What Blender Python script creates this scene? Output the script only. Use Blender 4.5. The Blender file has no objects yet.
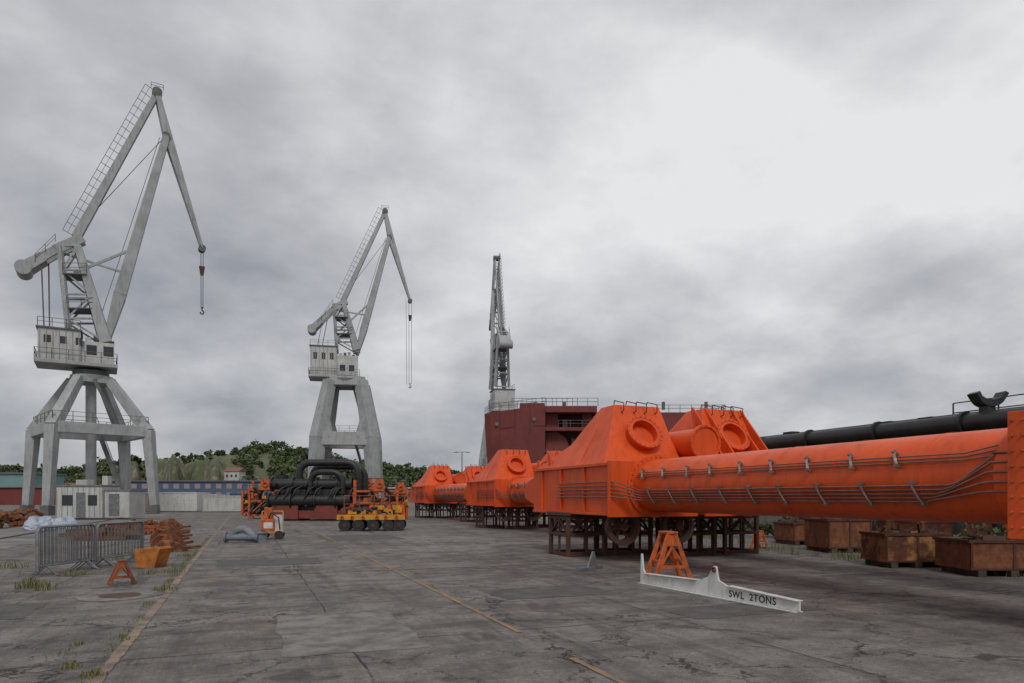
import bpy, math, random
import numpy as np
from mathutils import Vector, Matrix
random.seed(7)
S=bpy.context.scene
TH=math.radians(21.35); F=683.0; H=1.75; YH=497.0
sT,cT=math.sin(TH),math.cos(TH)
def P(px,d):
    a=(px-512)/F
    return (d*sT+a*d*cT, d*cT-a*d*sT)
def G(px,py): return P(px,H*F/(py-YH))
def V(*a): return Vector(a)
# ---------------------------------------------------------------- materials
def pmat(name,c1,c2=None,scale=2.0,rough=0.6,metal=0.0,bump=0.0,bscale=30,streak=0.0,sc=(0.1,0.06,0.04),contrast=(0.35,0.65),spec=0.4,slo=0.5,sscale=(3.5,3.5,0.35)):
    m=bpy.data.materials.new(name); m.use_nodes=True
    nt=m.node_tree; N=nt.nodes; L=nt.links
    b=N['Principled BSDF']; b.inputs['Roughness'].default_value=rough; b.inputs['Metallic'].default_value=metal
    b.inputs['Specular IOR Level'].default_value=spec
    c2=c2 or tuple(x*0.75 for x in c1)
    tc=N.new('ShaderNodeTexCoord')
    n=N.new('ShaderNodeTexNoise'); n.inputs['Scale'].default_value=scale; n.inputs['Detail'].default_value=8; n.inputs['Roughness'].default_value=0.65
    L.new(tc.outputs['Object'],n.inputs['Vector'])
    r=N.new('ShaderNodeMapRange'); r.inputs[1].default_value=contrast[0]; r.inputs[2].default_value=contrast[1]
    L.new(n.outputs[0],r.inputs[0])
    mx=N.new('ShaderNodeMix'); mx.data_type='RGBA'
    mx.inputs[6].default_value=(*c1,1); mx.inputs[7].default_value=(*c2,1)
    L.new(r.outputs[0],mx.inputs[0]); out=mx.outputs[2]
    if streak>0:
        mp=N.new('ShaderNodeMapping'); mp.inputs['Scale'].default_value=sscale
        L.new(tc.outputs['Object'],mp.inputs[0])
        n2=N.new('ShaderNodeTexNoise'); n2.inputs['Scale'].default_value=1.6; n2.inputs['Detail'].default_value=9; n2.inputs['Roughness'].default_value=0.7
        L.new(mp.outputs[0],n2.inputs['Vector'])
        r2=N.new('ShaderNodeMapRange'); r2.inputs[1].default_value=slo; r2.inputs[2].default_value=slo+0.22; r2.inputs[4].default_value=streak
        L.new(n2.outputs[0],r2.inputs[0])
        m2=N.new('ShaderNodeMix'); m2.data_type='RGBA'; m2.inputs[7].default_value=(*sc,1)
        L.new(r2.outputs[0],m2.inputs[0]); L.new(out,m2.inputs[6]); out=m2.outputs[2]
    L.new(out,b.inputs['Base Color'])
    rr=N.new('ShaderNodeMapRange'); rr.inputs[3].default_value=max(0.05,rough-0.1); rr.inputs[4].default_value=min(1,rough+0.15)
    L.new(n.outputs[0],rr.inputs[0]); L.new(rr.outputs[0],b.inputs['Roughness'])
    if bump>0:
        n3=N.new('ShaderNodeTexNoise'); n3.inputs['Scale'].default_value=bscale; n3.inputs['Detail'].default_value=5
        L.new(tc.outputs['Object'],n3.inputs['Vector'])
        bp=N.new('ShaderNodeBump'); bp.inputs['Strength'].default_value=bump; bp.inputs['Distance'].default_value=0.02
        L.new(n3.outputs[0],bp.inputs['Height']); L.new(bp.outputs[0],b.inputs['Normal'])
    return m
ORANGE=pmat('orange_paint',(0.76,0.100,0.015),(0.64,0.076,0.013),0.9,0.42,bump=0.12,bscale=3,streak=0.6,sc=(0.30,0.055,0.02),spec=0.32)
ORANGE2=pmat('orange_paint_worn',(0.36,0.09,0.03),(0.12,0.05,0.03),4.0,0.75,streak=0.7,sc=(0.08,0.04,0.03),contrast=(0.42,0.6))
ORANGE3=pmat('orange_paint_scuffed',(0.58,0.12,0.025),(0.25,0.07,0.03),5.0,0.6,streak=0.6,sc=(0.12,0.045,0.03),contrast=(0.48,0.62))
CRANE=pmat('crane_grey_paint',(0.43,0.44,0.44),(0.30,0.31,0.31),0.5,0.55,streak=0.65,sc=(0.15,0.14,0.13))
CRANE_D=pmat('crane_dark_steel',(0.16,0.165,0.17),(0.09,0.09,0.09),0.8,0.6)
HOUSE=pmat('cabin_white_paint',(0.56,0.57,0.55),(0.42,0.42,0.40),0.6,0.5,streak=0.65,sc=(0.2,0.16,0.12))
GLASS=pmat('dark_glass',(0.03,0.035,0.04),(0.05,0.055,0.06),1,0.15)
BLACK=pmat('black_paint',(0.018,0.019,0.021),(0.035,0.034,0.033),1.5,0.42)
DARK=pmat('dark_hole',(0.012,0.011,0.01),(0.02,0.016,0.014),2,0.8)
STEEL=pmat('galvanised_steel',(0.24,0.25,0.26),(0.14,0.145,0.15),5,0.5,metal=0.3)
DSTEEL=pmat('dark_rusty_steel',(0.05,0.038,0.034),(0.12,0.05,0.03),4,0.75,bump=0.3)
DRUST=pmat('dark_red_rust',(0.12,0.042,0.025),(0.05,0.028,0.022),4,0.8,bump=0.3)
RUST=pmat('rusty_steel',(0.17,0.058,0.028),(0.27,0.105,0.045),3.5,0.9,bump=0.7,streak=0.9,sc=(0.055,0.028,0.022),contrast=(0.40,0.62),slo=0.46,sscale=(2.2,2.2,1.0))
RUSTY_Y=pmat('rusty_yellow_paint',(0.34,0.17,0.06),(0.12,0.045,0.026),3.0,0.85,bump=0.6,streak=0.9,sc=(0.065,0.03,0.02),contrast=(0.42,0.56),slo=0.48,sscale=(2.2,2.2,1.0))
WHITE=pmat('white_paint',(0.72,0.72,0.70),(0.56,0.55,0.52),4,0.5,streak=0.5,sc=(0.3,0.20,0.13))
TARP=pmat('white_tarp',(0.50,0.53,0.58),(0.25,0.31,0.42),1.6,0.7,bump=0.8,bscale=4)
YELLOW=pmat('yellow_paint',(0.66,0.36,0.02),(0.45,0.21,0.03),3,0.5,streak=0.5)
MAROON=pmat('red_oxide_primer',(0.215,0.046,0.040),(0.15,0.037,0.034),0.25,0.7,streak=0.7,sc=(0.085,0.033,0.03))
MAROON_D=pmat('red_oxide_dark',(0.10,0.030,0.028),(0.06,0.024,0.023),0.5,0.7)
REDP=pmat('dull_red_paint',(0.26,0.05,0.035),(0.15,0.04,0.03),1.5,0.6,streak=0.5)
BLUE=pmat('blue_cladding',(0.06,0.095,0.17),(0.09,0.13,0.20),0.1,0.6)
TEAL=pmat('teal_cladding',(0.13,0.26,0.26),(0.20,0.31,0.30),0.1,0.6)
SHEDG=pmat('grey_cladding',(0.13,0.135,0.14),(0.19,0.19,0.19),0.2,0.7,streak=0.5,sc=(0.07,0.06,0.055))
PINK=pmat('pale_panel',(0.36,0.24,0.22),(0.28,0.24,0.23),0.4,0.6)
WOOD=pmat('old_timber',(0.10,0.072,0.052),(0.04,0.033,0.027),3,0.9,bump=0.3)
CONC=pmat('concrete',(0.26,0.243,0.22),(0.14,0.13,0.12),1.8,0.9,bump=0.5)
ROOFT=pmat('roof_tiles',(0.26,0.12,0.09),(0.19,0.10,0.075),1,0.8)
PIPEG=pmat('grey_cast_pipe',(0.22,0.24,0.27),(0.14,0.15,0.17),3,0.6)
LINE_Y=pmat('faded_orange_line',(0.33,0.185,0.085),(0.17,0.145,0.125),2.2,0.9,contrast=(0.44,0.6),bump=0.3)
LINE_K=pmat('kerb_strip',(0.30,0.215,0.155),(0.13,0.108,0.092),2.5,0.9,bump=0.5,contrast=(0.42,0.62))
PATCH_D=pmat('tar_repair_patch',(0.075,0.070,0.068),(0.12,0.11,0.105),2.5,0.85,bump=0.6,contrast=(0.4,0.6))
PATCH_L=pmat('cement_repair_patch',(0.24,0.225,0.205),(0.13,0.12,0.11),2.5,0.95,bump=0.6,contrast=(0.4,0.6))
CLAMP=pmat('clamp_steel',(0.28,0.25,0.23),(0.13,0.09,0.08),6,0.5,metal=0.3)
COND=pmat('conduit_steel',(0.30,0.14,0.10),(0.20,0.08,0.06),4,0.4,metal=0.2)
# ---------------------------------------------------------------- geometry
class Part:
    def __init__(s,mat,bevel=0): s.v=[];s.f=[];s.sm=[];s.mat=mat;s.bevel=bevel
    def add(s,vs,fs,smooth=False):
        o=len(s.v); s.v+= [tuple(v) for v in vs]
        s.f+=[tuple(i+o for i in f) for f in fs]; s.sm+=[smooth]*len(fs)
    def box(s,c,size,rz=0,rx=0,ry=0):
        M=Matrix.Rotation(rz,3,'Z')@Matrix.Rotation(ry,3,'Y')@Matrix.Rotation(rx,3,'X')
        vs=[Vector(c)+M@Vector((sx*size[0]/2,sy*size[1]/2,sz*size[2]/2)) for sx in(-1,1) for sy in(-1,1) for sz in(-1,1)]
        s.add(vs,[(0,1,3,2),(4,6,7,5),(0,4,5,1),(2,3,7,6),(0,2,6,4),(1,5,7,3)])
    def bb(s,x0,x1,y0,y1,z0,z1): s.box(((x0+x1)/2,(y0+y1)/2,(z0+z1)/2),(x1-x0,y1-y0,z1-z0))
    def beam(s,p1,p2,w,h=None,w2=None,h2=None):
        p1=Vector(p1);p2=Vector(p2);h=h or w;w2=w2 or w;h2=h2 or h
        d=(p2-p1)
        if d.length<1e-6:return
        d.normalize(); up=Vector((0,0,1))
        if abs(d.z)>0.999: up=Vector((1,0,0))
        sd=d.cross(up).normalized(); u=sd.cross(d)
        vs=[]
        for p,a,b in((p1,w,h),(p2,w2,h2)):
            for i,j in((-1,-1),(1,-1),(1,1),(-1,1)): vs.append(p+sd*a/2*i+u*b/2*j)
        s.add(vs,[(3,2,1,0),(4,5,6,7),(0,1,5,4),(1,2,6,5),(2,3,7,6),(3,0,4,7)])
    def cyl(s,p1,p2,r,r2=None,seg=20,caps=True):
        p1=Vector(p1);p2=Vector(p2);r2=r if r2 is None else r2
        d=(p2-p1).normalized(); a=Vector((0,0,1)) if abs(d.z)<0.99 else Vector((1,0,0))
        u=d.cross(a).normalized(); w=u.cross(d)
        vs=[p+ (u*math.cos(t)+w*math.sin(t))*rr for p,rr in((p1,r),(p2,r2)) for t in [2*math.pi*i/seg for i in range(seg)]]
        s.add(vs,[(i,(i+1)%seg,seg+(i+1)%seg,seg+i)[::-1] for i in range(seg)],True)
        if caps:
            s.add(vs[:seg],[tuple(range(seg))]); s.add(vs[seg:],[tuple(range(seg))[::-1]])
    def ring(s,p1,p2,ro,ri,seg=28):
        p1=Vector(p1);p2=Vector(p2)
        d=(p2-p1).normalized(); a=Vector((0,0,1)) if abs(d.z)<0.99 else Vector((1,0,0))
        u=d.cross(a).normalized(); w=u.cross(d); vs=[]
        for p,rr in((p1,ro),(p2,ro),(p2,ri),(p1,ri)):
            vs+=[p+(u*math.cos(t)+w*math.sin(t))*rr for t in [2*math.pi*i/seg for i in range(seg)]]
        fs=[]
        for k in range(4):
            for i in range(seg):
                j=(i+1)%seg; a0=k*seg; b0=((k+1)%4)*seg
                fs.append((a0+i,b0+i,b0+j,a0+j))
        s.add(vs,fs,False)
    def bolts(s,c,n,R_,r,h,cnt):
        c=Vector(c);n=Vector(n).normalized(); a=Vector((0,0,1)) if abs(n.z)<0.99 else Vector((1,0,0)); u=n.cross(a).normalized(); w=u.cross(n)
        for i in range(cnt):
            t=2*math.pi*i/cnt; q=c+(u*math.cos(t)+w*math.sin(t))*R_; s.cyl(q,q+n*h,r,seg=6)
    def pipe(s,pts,r,seg=10):
        pts=[Vector(p) for p in pts]; n=len(pts); vs=[];pu=None
        for i,p in enumerate(pts):
            d=(pts[min(i+1,n-1)]-pts[max(i-1,0)]).normalized()
            if pu is None:
                a=Vector((0,0,1)) if abs(d.z)<0.95 else Vector((1,0,0)); pu=d.cross(a).normalized()
            u=(pu-d*pu.dot(d)).normalized(); pu=u; w=d.cross(u)
            vs+=[p+(u*math.cos(2*math.pi*k/seg)+w*math.sin(2*math.pi*k/seg))*r for k in range(seg)]
        fs=[(i*seg+k,i*seg+(k+1)%seg,(i+1)*seg+(k+1)%seg,(i+1)*seg+k) for i in range(n-1) for k in range(seg)]
        s.add(vs,fs,True); s.add(vs[:seg],[tuple(range(seg))[::-1]]); s.add(vs[-seg:],[tuple(range(seg))])
    def prism(s,poly,off):
        off=Vector(off); a=[Vector(p) for p in poly]; b=[p+off for p in a]; n=len(a)
        s.add(a+b,[tuple(range(n))[::-1],tuple(range(n,2*n))]+[(i,(i+1)%n,n+(i+1)%n,n+i) for i in range(n)])
    def rail(s,p1,p2,h=1.1,step=1.5,t=0.06):
        p1=Vector(p1);p2=Vector(p2);n=max(1,int((p2-p1).length/step))
        for i in range(n+1):
            q=p1.lerp(p2,i/n); s.beam(q,q+V(0,0,h),t)
        for k in (1.0,0.55): s.beam(p1+V(0,0,h*k),p2+V(0,0,h*k),t*0.9)
class Thing:
    def __init__(s,name,xy=(0,0),rz=0,z=0):
        s.e=bpy.data.objects.new(name,None); S.collection.objects.link(s.e)
        s.e.location=(xy[0],xy[1],z); s.e.rotation_euler=(0,0,rz); s.p={}
        s.e.empty_display_size=0.2
    def part(s,name,mat,bevel=0):
        if name not in s.p: s.p[name]=Part(mat,bevel)
        return s.p[name]
    def done(s):
        for n,p in s.p.items():
            if not p.v: continue
            me=bpy.data.meshes.new(n); me.from_pydata(p.v,[],p.f); me.materials.append(p.mat)
            me.polygons.foreach_set('use_smooth',p.sm); me.update()
            o=bpy.data.objects.new(n,me); S.collection.objects.link(o); o.parent=s.e
            if p.bevel>0:
                b=o.modifiers.new('bevel','BEVEL'); b.width=p.bevel; b.segments=2; b.limit_method='ANGLE'; b.angle_limit=math.radians(40)
        return s
def single(name,part,loc=(0,0,0)):
    me=bpy.data.meshes.new(name); me.from_pydata(part.v,[],part.f); me.materials.append(part.mat)
    me.polygons.foreach_set('use_smooth',part.sm); me.update()
    o=bpy.data.objects.new(name,me); S.collection.objects.link(o); o.location=loc; return o
# ---------------------------------------------------------------- world
w=bpy.data.worlds.new('World'); S.world=w; w.use_nodes=True
nt=w.node_tree; N=nt.nodes; L=nt.links; N.clear()
def nd(t): return N.new(t)
def math_(op,a,b=None,c=None):
    n=nd('ShaderNodeMath'); n.operation=op
    for i,x in enumerate((a,b,c)):
        if x is None: continue
        if isinstance(x,(int,float)): n.inputs[i].default_value=x
        else: L.new(x,n.inputs[i])
    return n.outputs[0]
out=nd('ShaderNodeOutputWorld')
sky=nd('ShaderNodeTexSky'); sky.sky_type='NISHITA'; sky.sun_disc=False
SUN_EL=math.radians(48)
sky.sun_elevation=SUN_EL
bg1=nd('ShaderNodeBackground'); bg1.inputs[1].default_value=0.1; L.new(sky.outputs[0],bg1.inputs[0])
tc=nd('ShaderNodeTexCoord'); sp=nd('ShaderNodeSeparateXYZ'); L.new(tc.outputs['Generated'],sp.inputs[0])
z=math_('MAXIMUM',sp.outputs[2],0.0); zz=math_('ADD',z,0.42)
cx=math_('DIVIDE',sp.outputs[0],zz); cy=math_('DIVIDE',sp.outputs[1],zz)
cb=nd('ShaderNodeCombineXYZ'); L.new(cx,cb.inputs[0]); L.new(cy,cb.inputs[1]); L.new(math_('MULTIPLY',z,1.3),cb.inputs[2])
mp=nd('ShaderNodeMapping'); mp.inputs['Location'].default_value=(3.1,1.7,0.4)
L.new(cb.outputs[0],mp.inputs[0])
def wn_(sc,det,ro,dist):
    n=nd('ShaderNodeTexNoise'); n.inputs['Scale'].default_value=sc; n.inputs['Detail'].default_value=det; n.inputs['Roughness'].default_value=ro; n.inputs['Distortion'].default_value=dist
    L.new(mp.outputs[0],n.inputs['Vector']); return n.outputs[0]
n1=wn_(2.4,7,0.52,0.12); n2=wn_(1.0,3,0.5,0.1); n3=wn_(7.0,6,0.6,0.15)
def dirv(px,py):
    a=Vector((P(px,1)[0],P(px,1)[1],(YH-py)/F)); return a.normalized()
bd=dirv(780,170)
vm=nd('ShaderNodeVectorMath'); vm.operation='DOT_PRODUCT'; L.new(tc.outputs['Generated'],vm.inputs[0]); vm.inputs[1].default_value=bd
br=nd('ShaderNodeMapRange'); br.interpolation_type='SMOOTHSTEP'; br.inputs[1].default_value=0.76; br.inputs[2].default_value=1.0; br.inputs[3].default_value=0; br.inputs[4].default_value=0.30
L.new(vm.outputs['Value'],br.inputs[0])
el=nd('ShaderNodeMapRange'); el.inputs[1].default_value=0.02; el.inputs[2].default_value=0.5; el.inputs[3].default_value=0.20; el.inputs[4].default_value=0.42
L.new(sp.outputs[2],el.inputs[0])
a1=math_('MULTIPLY',math_('SUBTRACT',n1,0.5),1.7)
a2=math_('MULTIPLY',math_('SUBTRACT',n2,0.5),1.3)
a3=math_('MULTIPLY',math_('SUBTRACT',n3,0.5),0.5)
val=math_('ADD',math_('ADD',math_('ADD',a1,a3),a2),math_('ADD',el.outputs[0],br.outputs[0]))
cr=nd('ShaderNodeValToRGB'); cr.color_ramp.elements[0].position=0.0; cr.color_ramp.elements[0].color=(0.31,0.325,0.36,1)
cr.color_ramp.elements[1].position=1.0; cr.color_ramp.elements[1].color=(0.82,0.82,0.83,1)
e=cr.color_ramp.elements.new(0.42); e.color=(0.495,0.50,0.525,1)
L.new(val,cr.inputs[0])
bg2=nd('ShaderNodeBackground'); bg2.inputs[1].default_value=1.0; L.new(cr.outputs[0],bg2.inputs[0])
ms=nd('ShaderNodeMixShader'); ms.inputs[0].default_value=0.95; L.new(bg1.outputs[0],ms.inputs[1]); L.new(bg2.outputs[0],ms.inputs[2]); L.new(ms.outputs[0],out.inputs[0])
sl=bpy.data.lights.new('sun','SUN'); sl.energy=1.3; sl.angle=math.radians(20); sl.color=(1,0.97,0.92)
so=bpy.data.objects.new('sun',sl); S.collection.objects.link(so)
az=math.radians(195)
sdv=Vector((math.sin(az)*math.cos(SUN_EL),math.cos(az)*math.cos(SUN_EL),math.sin(SUN_EL)))
sky.sun_rotation=az
so.rotation_euler=sdv.to_track_quat('Z','Y').to_euler(); so.location=(0,0,80)
# ---------------------------------------------------------------- camera
cam=bpy.data.cameras.new('camera'); co=bpy.data.objects.new('camera',cam); S.collection.objects.link(co)
cam.sensor_width=36; cam.lens=36*F/1024; cam.shift_y=(YH-341.5)/1024; cam.clip_end=5000; cam.clip_start=0.05
co.location=(0,0,H); co.rotation_euler=(math.radians(90),0,-TH); S.camera=co
S.view_settings.view_transform='Standard'; S.view_settings.look='None'; S.view_settings.exposure=0
# ---------------------------------------------------------------- ground
gm=bpy.data.materials.new('old_asphalt'); gm.use_nodes=True; nt=gm.node_tree; N=nt.nodes; L=nt.links; b=N['Principled BSDF']
tc=nd('ShaderNodeTexCoord')
def noise(sc,det=6,ro=0.6,vec=None,dist=0):
    n=nd('ShaderNodeTexNoise'); n.inputs['Scale'].default_value=sc; n.inputs['Detail'].default_value=det; n.inputs['Roughness'].default_value=ro; n.inputs['Distortion'].default_value=dist
    L.new(vec or tc.outputs['Object'],n.inputs['Vector']); return n.outputs[0]
def rng(x,a,b_,c=0,d=1):
    n=nd('ShaderNodeMapRange'); n.inputs[1].default_value=a;n.inputs[2].default_value=b_;n.inputs[3].default_value=c;n.inputs[4].default_value=d; L.new(x,n.inputs[0]); return n.outputs[0]
def mix(fac,c1,c2):
    n=nd('ShaderNodeMix'); n.data_type='RGBA'; L.new(fac,n.inputs[0])
    for i,c in((6,c1),(7,c2)):
        if isinstance(c,tuple): n.inputs[i].default_value=(*c,1)
        else: L.new(c,n.inputs[i])
    return n.outputs[2]
wn=nd('ShaderNodeTexNoise'); wn.inputs['Scale'].default_value=1.1; wn.inputs['Detail'].default_value=5; L.new(tc.outputs['Object'],wn.inputs['Vector'])
vs_=nd('ShaderNodeVectorMath'); vs_.operation='MULTIPLY_ADD'; L.new(wn.outputs['Color'],vs_.inputs[0]); vs_.inputs[1].default_value=(0.13,0.13,0); L.new(tc.outputs['Object'],vs_.inputs[2])
sx=nd('ShaderNodeSeparateXYZ'); L.new(vs_.outputs[0],sx.inputs[0])
PX,OX,PY,OY=4.62,1.1,5.4,-0.3
cellx=math_('FLOOR',math_('ADD',math_('DIVIDE',math_('ADD',sx.outputs[0],OX+1000*PX),PX),0.5))
celly=math_('FLOOR',math_('ADD',math_('DIVIDE',math_('ADD',sx.outputs[1],OY+1000*PY),PY),0.5))
cc_=nd('ShaderNodeCombineXYZ'); L.new(cellx,cc_.inputs[0]); L.new(celly,cc_.inputs[1])
wh=nd('ShaderNodeTexWhiteNoise'); wh.noise_dimensions='2D'; L.new(cc_.outputs[0],wh.inputs[0])
big=noise(0.22,7,0.62,dist=0.6); med=noise(1.3,9,0.75); fine=noise(20,6,0.8); vf=noise(75,3,0.7)
c=mix(rng(big,0.38,0.60),(0.245,0.222,0.204),(0.100,0.091,0.086))
c=mix(rng(wh.outputs[0],0,1,0,0.5),c,(0.135,0.124,0.116))
c=mix(rng(med,0.47,0.62,0,0.7),c,(0.31,0.28,0.25))
c=mix(rng(med,0.36,0.48,0.7,0),c,(0.07,0.063,0.06))
c=mix(rng(fine,0.45,0.60,0,0.55),c,(0.065,0.058,0.055))
c=mix(rng(vf,0.54,0.64,0,0.65),c,(0.40,0.37,0.34))
mp=nd('ShaderNodeMapping'); mp.inputs['Scale'].default_value=(1.6,0.10,1); L.new(tc.outputs['Object'],mp.inputs[0])
st=noise(0.9,9,0.75,mp.outputs[0]); c=mix(rng(st,0.52,0.64,0,0.65),c,(0.07,0.063,0.06))
mp=nd('ShaderNodeMapping'); mp.inputs['Scale'].default_value=(0.14,1.7,1); mp.inputs['Rotation'].default_value=(0,0,0.12); L.new(tc.outputs['Object'],mp.inputs[0])
st2=noise(0.8,9,0.75,mp.outputs[0]); c=mix(rng(st2,0.53,0.65,0,0.6),c,(0.065,0.058,0.055))
oil=noise(0.6,7,0.65,dist=1.2); c=mix(rng(oil,0.58,0.63,0,0.8),c,(0.048,0.043,0.041))
spl=noise(2.6,4,0.6,dist=0.8); c=mix(rng(spl,0.66,0.69,0,0.7),c,(0.045,0.04,0.038))
rst=noise(0.8,7,0.7,dist=0.5); c=mix(rng(rst,0.57,0.72,0,0.45),c,(0.22,0.135,0.085))
def joint(o,per,off,wd):
    a=math_('ABSOLUTE',math_('SUBTRACT',math_('FRACT',math_('DIVIDE',math_('ADD',o,off+1000*per),per)),0.5))
    return math_('LESS_THAN',a,wd/per)
j=math_('MAXIMUM',joint(sx.outputs[0],PX,OX,0.014),joint(sx.outputs[1],PY,OY,0.018))
jm=math_('MULTIPLY',j,rng(noise(1.2,4),0.36,0.5,0.15,0.9))
c=mix(jm,c,(0.036,0.032,0.03))
vo=nd('ShaderNodeTexVoronoi'); vo.feature='DISTANCE_TO_EDGE'; vo.inputs['Scale'].default_value=0.42
wn3=nd('ShaderNodeTexNoise'); wn3.inputs['Scale'].default_value=0.8; wn3.inputs['Detail'].default_value=8; wn3.inputs['Roughness'].default_value=0.7; L.new(tc.outputs['Object'],wn3.inputs['Vector'])
vs2=nd('ShaderNodeVectorMath'); vs2.operation='MULTIPLY_ADD'; L.new(wn3.outputs['Color'],vs2.inputs[0]); vs2.inputs[1].default_value=(2.4,2.4,0); L.new(tc.outputs['Object'],vs2.inputs[2]); L.new(vs2.outputs[0],vo.inputs['Vector'])
ck=math_('MULTIPLY',math_('LESS_THAN',vo.outputs[0],0.0065),rng(noise(0.35,3),0.40,0.52,0,0.9))
c=mix(ck,c,(0.033,0.029,0.027))
L.new(c,b.inputs['Base Color'])
L.new(rng(oil,0.5,0.66,0.88,0.5),b.inputs['Roughness']); b.inputs['Specular IOR Level'].default_value=0.3
hsum=math_('SUBTRACT',math_('ADD',math_('ADD',math_('MULTIPLY',fine,0.8),math_('MULTIPLY',med,1.2)),math_('MULTIPLY',vf,0.5)),math_('MAXIMUM',jm,ck))
bp=nd('ShaderNodeBump'); bp.inputs['Strength'].default_value=0.85; bp.inputs['Distance'].default_value=0.016; L.new(hsum,bp.inputs['Height']); L.new(bp.outputs[0],b.inputs['Normal'])
gp=Part(gm); gp.add([(-1500,-300,0),(1800,-300,0),(1800,2600,0),(-1500,2600,0)],[(0,1,2,3)]); single('ground',gp)
def strip(name,mat,axis,c0,wd,a0,a1,seed,z=0.008,gap=0.0):
    rr=random.Random(seed); p=Part(mat); t=a0
    while t<a1:
        e=t+rr.uniform(0.5,1.6); 
        if rr.random()>=gap:
            n=6
            for k in range(n):
                s0=t+(e-t)*k/n; s1=t+(e-t)*(k+1)/n; w0=wd*rr.uniform(.75,1.05); 
                q=[(c0-w0/2,s0,z),(c0+w0/2,s0,z),(c0+w0/2,s1,z),(c0-w0/2,s1,z)]
                if axis=='x': q=[(y,x,z_) for x,y,z_ in q][::-1]
                p.add(q,[(0,1,2,3)])
        t=e
    single(name,p)
strip('painted_line',LINE_Y,'y',3.30,0.085,4,62,1,gap=0.06)
strip('kerb_strip',LINE_K,'y',-1.31,0.13,3,70,2)
strip('painted_line',LINE_Y,'x',16.28,0.08,-1.2,8.8,3,gap=0.10,z=0.012)
strip('painted_line',LINE_Y,'x',27.0,0.08,-1.2,3.2,4,gap=0.15)
# repair patches, irregular outlines
for i,(x,y,a_,b_,m_) in enumerate(((5.2,11.5,1.1,0.7,PATCH_D),(1.2,9.2,0.8,1.4,PATCH_L),(0.6,19.5,1.3,1.0,PATCH_D),(6.4,22.5,1.5,1.3,PATCH_L),(-4.0,12.5,1.0,0.8,PATCH_D),(7.2,8.6,1.2,0.5,PATCH_D),(4.6,30,1.6,2.0,PATCH_D),(-3.6,8.4,0.9,0.9,PATCH_L))):
    rr=random.Random(i+20); p=Part(m_); q=[]
    for (ax,ay,bx,by) in((-1,-1,1,-1),(1,-1,1,1),(1,1,-1,1),(-1,1,-1,-1)):
        for k in range(7):
            t_=k/7; q.append((x+a_*(ax+(bx-ax)*t_)+rr.uniform(-.05,.05),y+b_*(ay+(by-ay)*t_)+rr.uniform(-.05,.05),0.004))
    p.add(q,[tuple(range(len(q)))]); single('repair_patch',p)
OLDC=pmat('old_concrete_yard',(0.25,0.24,0.225),(0.12,0.112,0.105),0.5,0.9,bump=0.5,contrast=(0.38,0.62))
p=Part(OLDC); rr=random.Random(4); L0=[]
for k in range(25): L0.append((-7.4+rr.uniform(-.35,.35),20+k*3.1,0.004))
p.add([(-45,20,0.004)]+L0+[(-45,95,0.004)],[tuple(range(27))]); single('concrete_apron',p)
for k,x in enumerate((-9.6,-12.6)):
    p=Part(DSTEEL); p.bb(x,x+0.07,14,120,0.005,0.03); p.bb(x+0.13,x+0.17,14,120,0.005,0.028); single('crane_rail',p)
mh=Thing('manhole_patch',G(120,596)); a=mh.part('slab',PATCH_L)
rr=random.Random(6); v=[(0.66*(1+rr.uniform(-.06,.06))*math.cos(t),0.64*(1+rr.uniform(-.06,.06))*math.sin(t)) for t in np.arange(0,2*math.pi,0.2)]
a.prism([(x,y,0.003) for x,y in v],(0,0,0.009))
mh.part('rim',DSTEEL).ring((0,0,0.003),(0,0,0.018),0.33,0.30); mh.part('cover',DSTEEL).cyl((0,0,0.01),(0,0,0.016),0.298,seg=32); mh.done()
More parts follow.
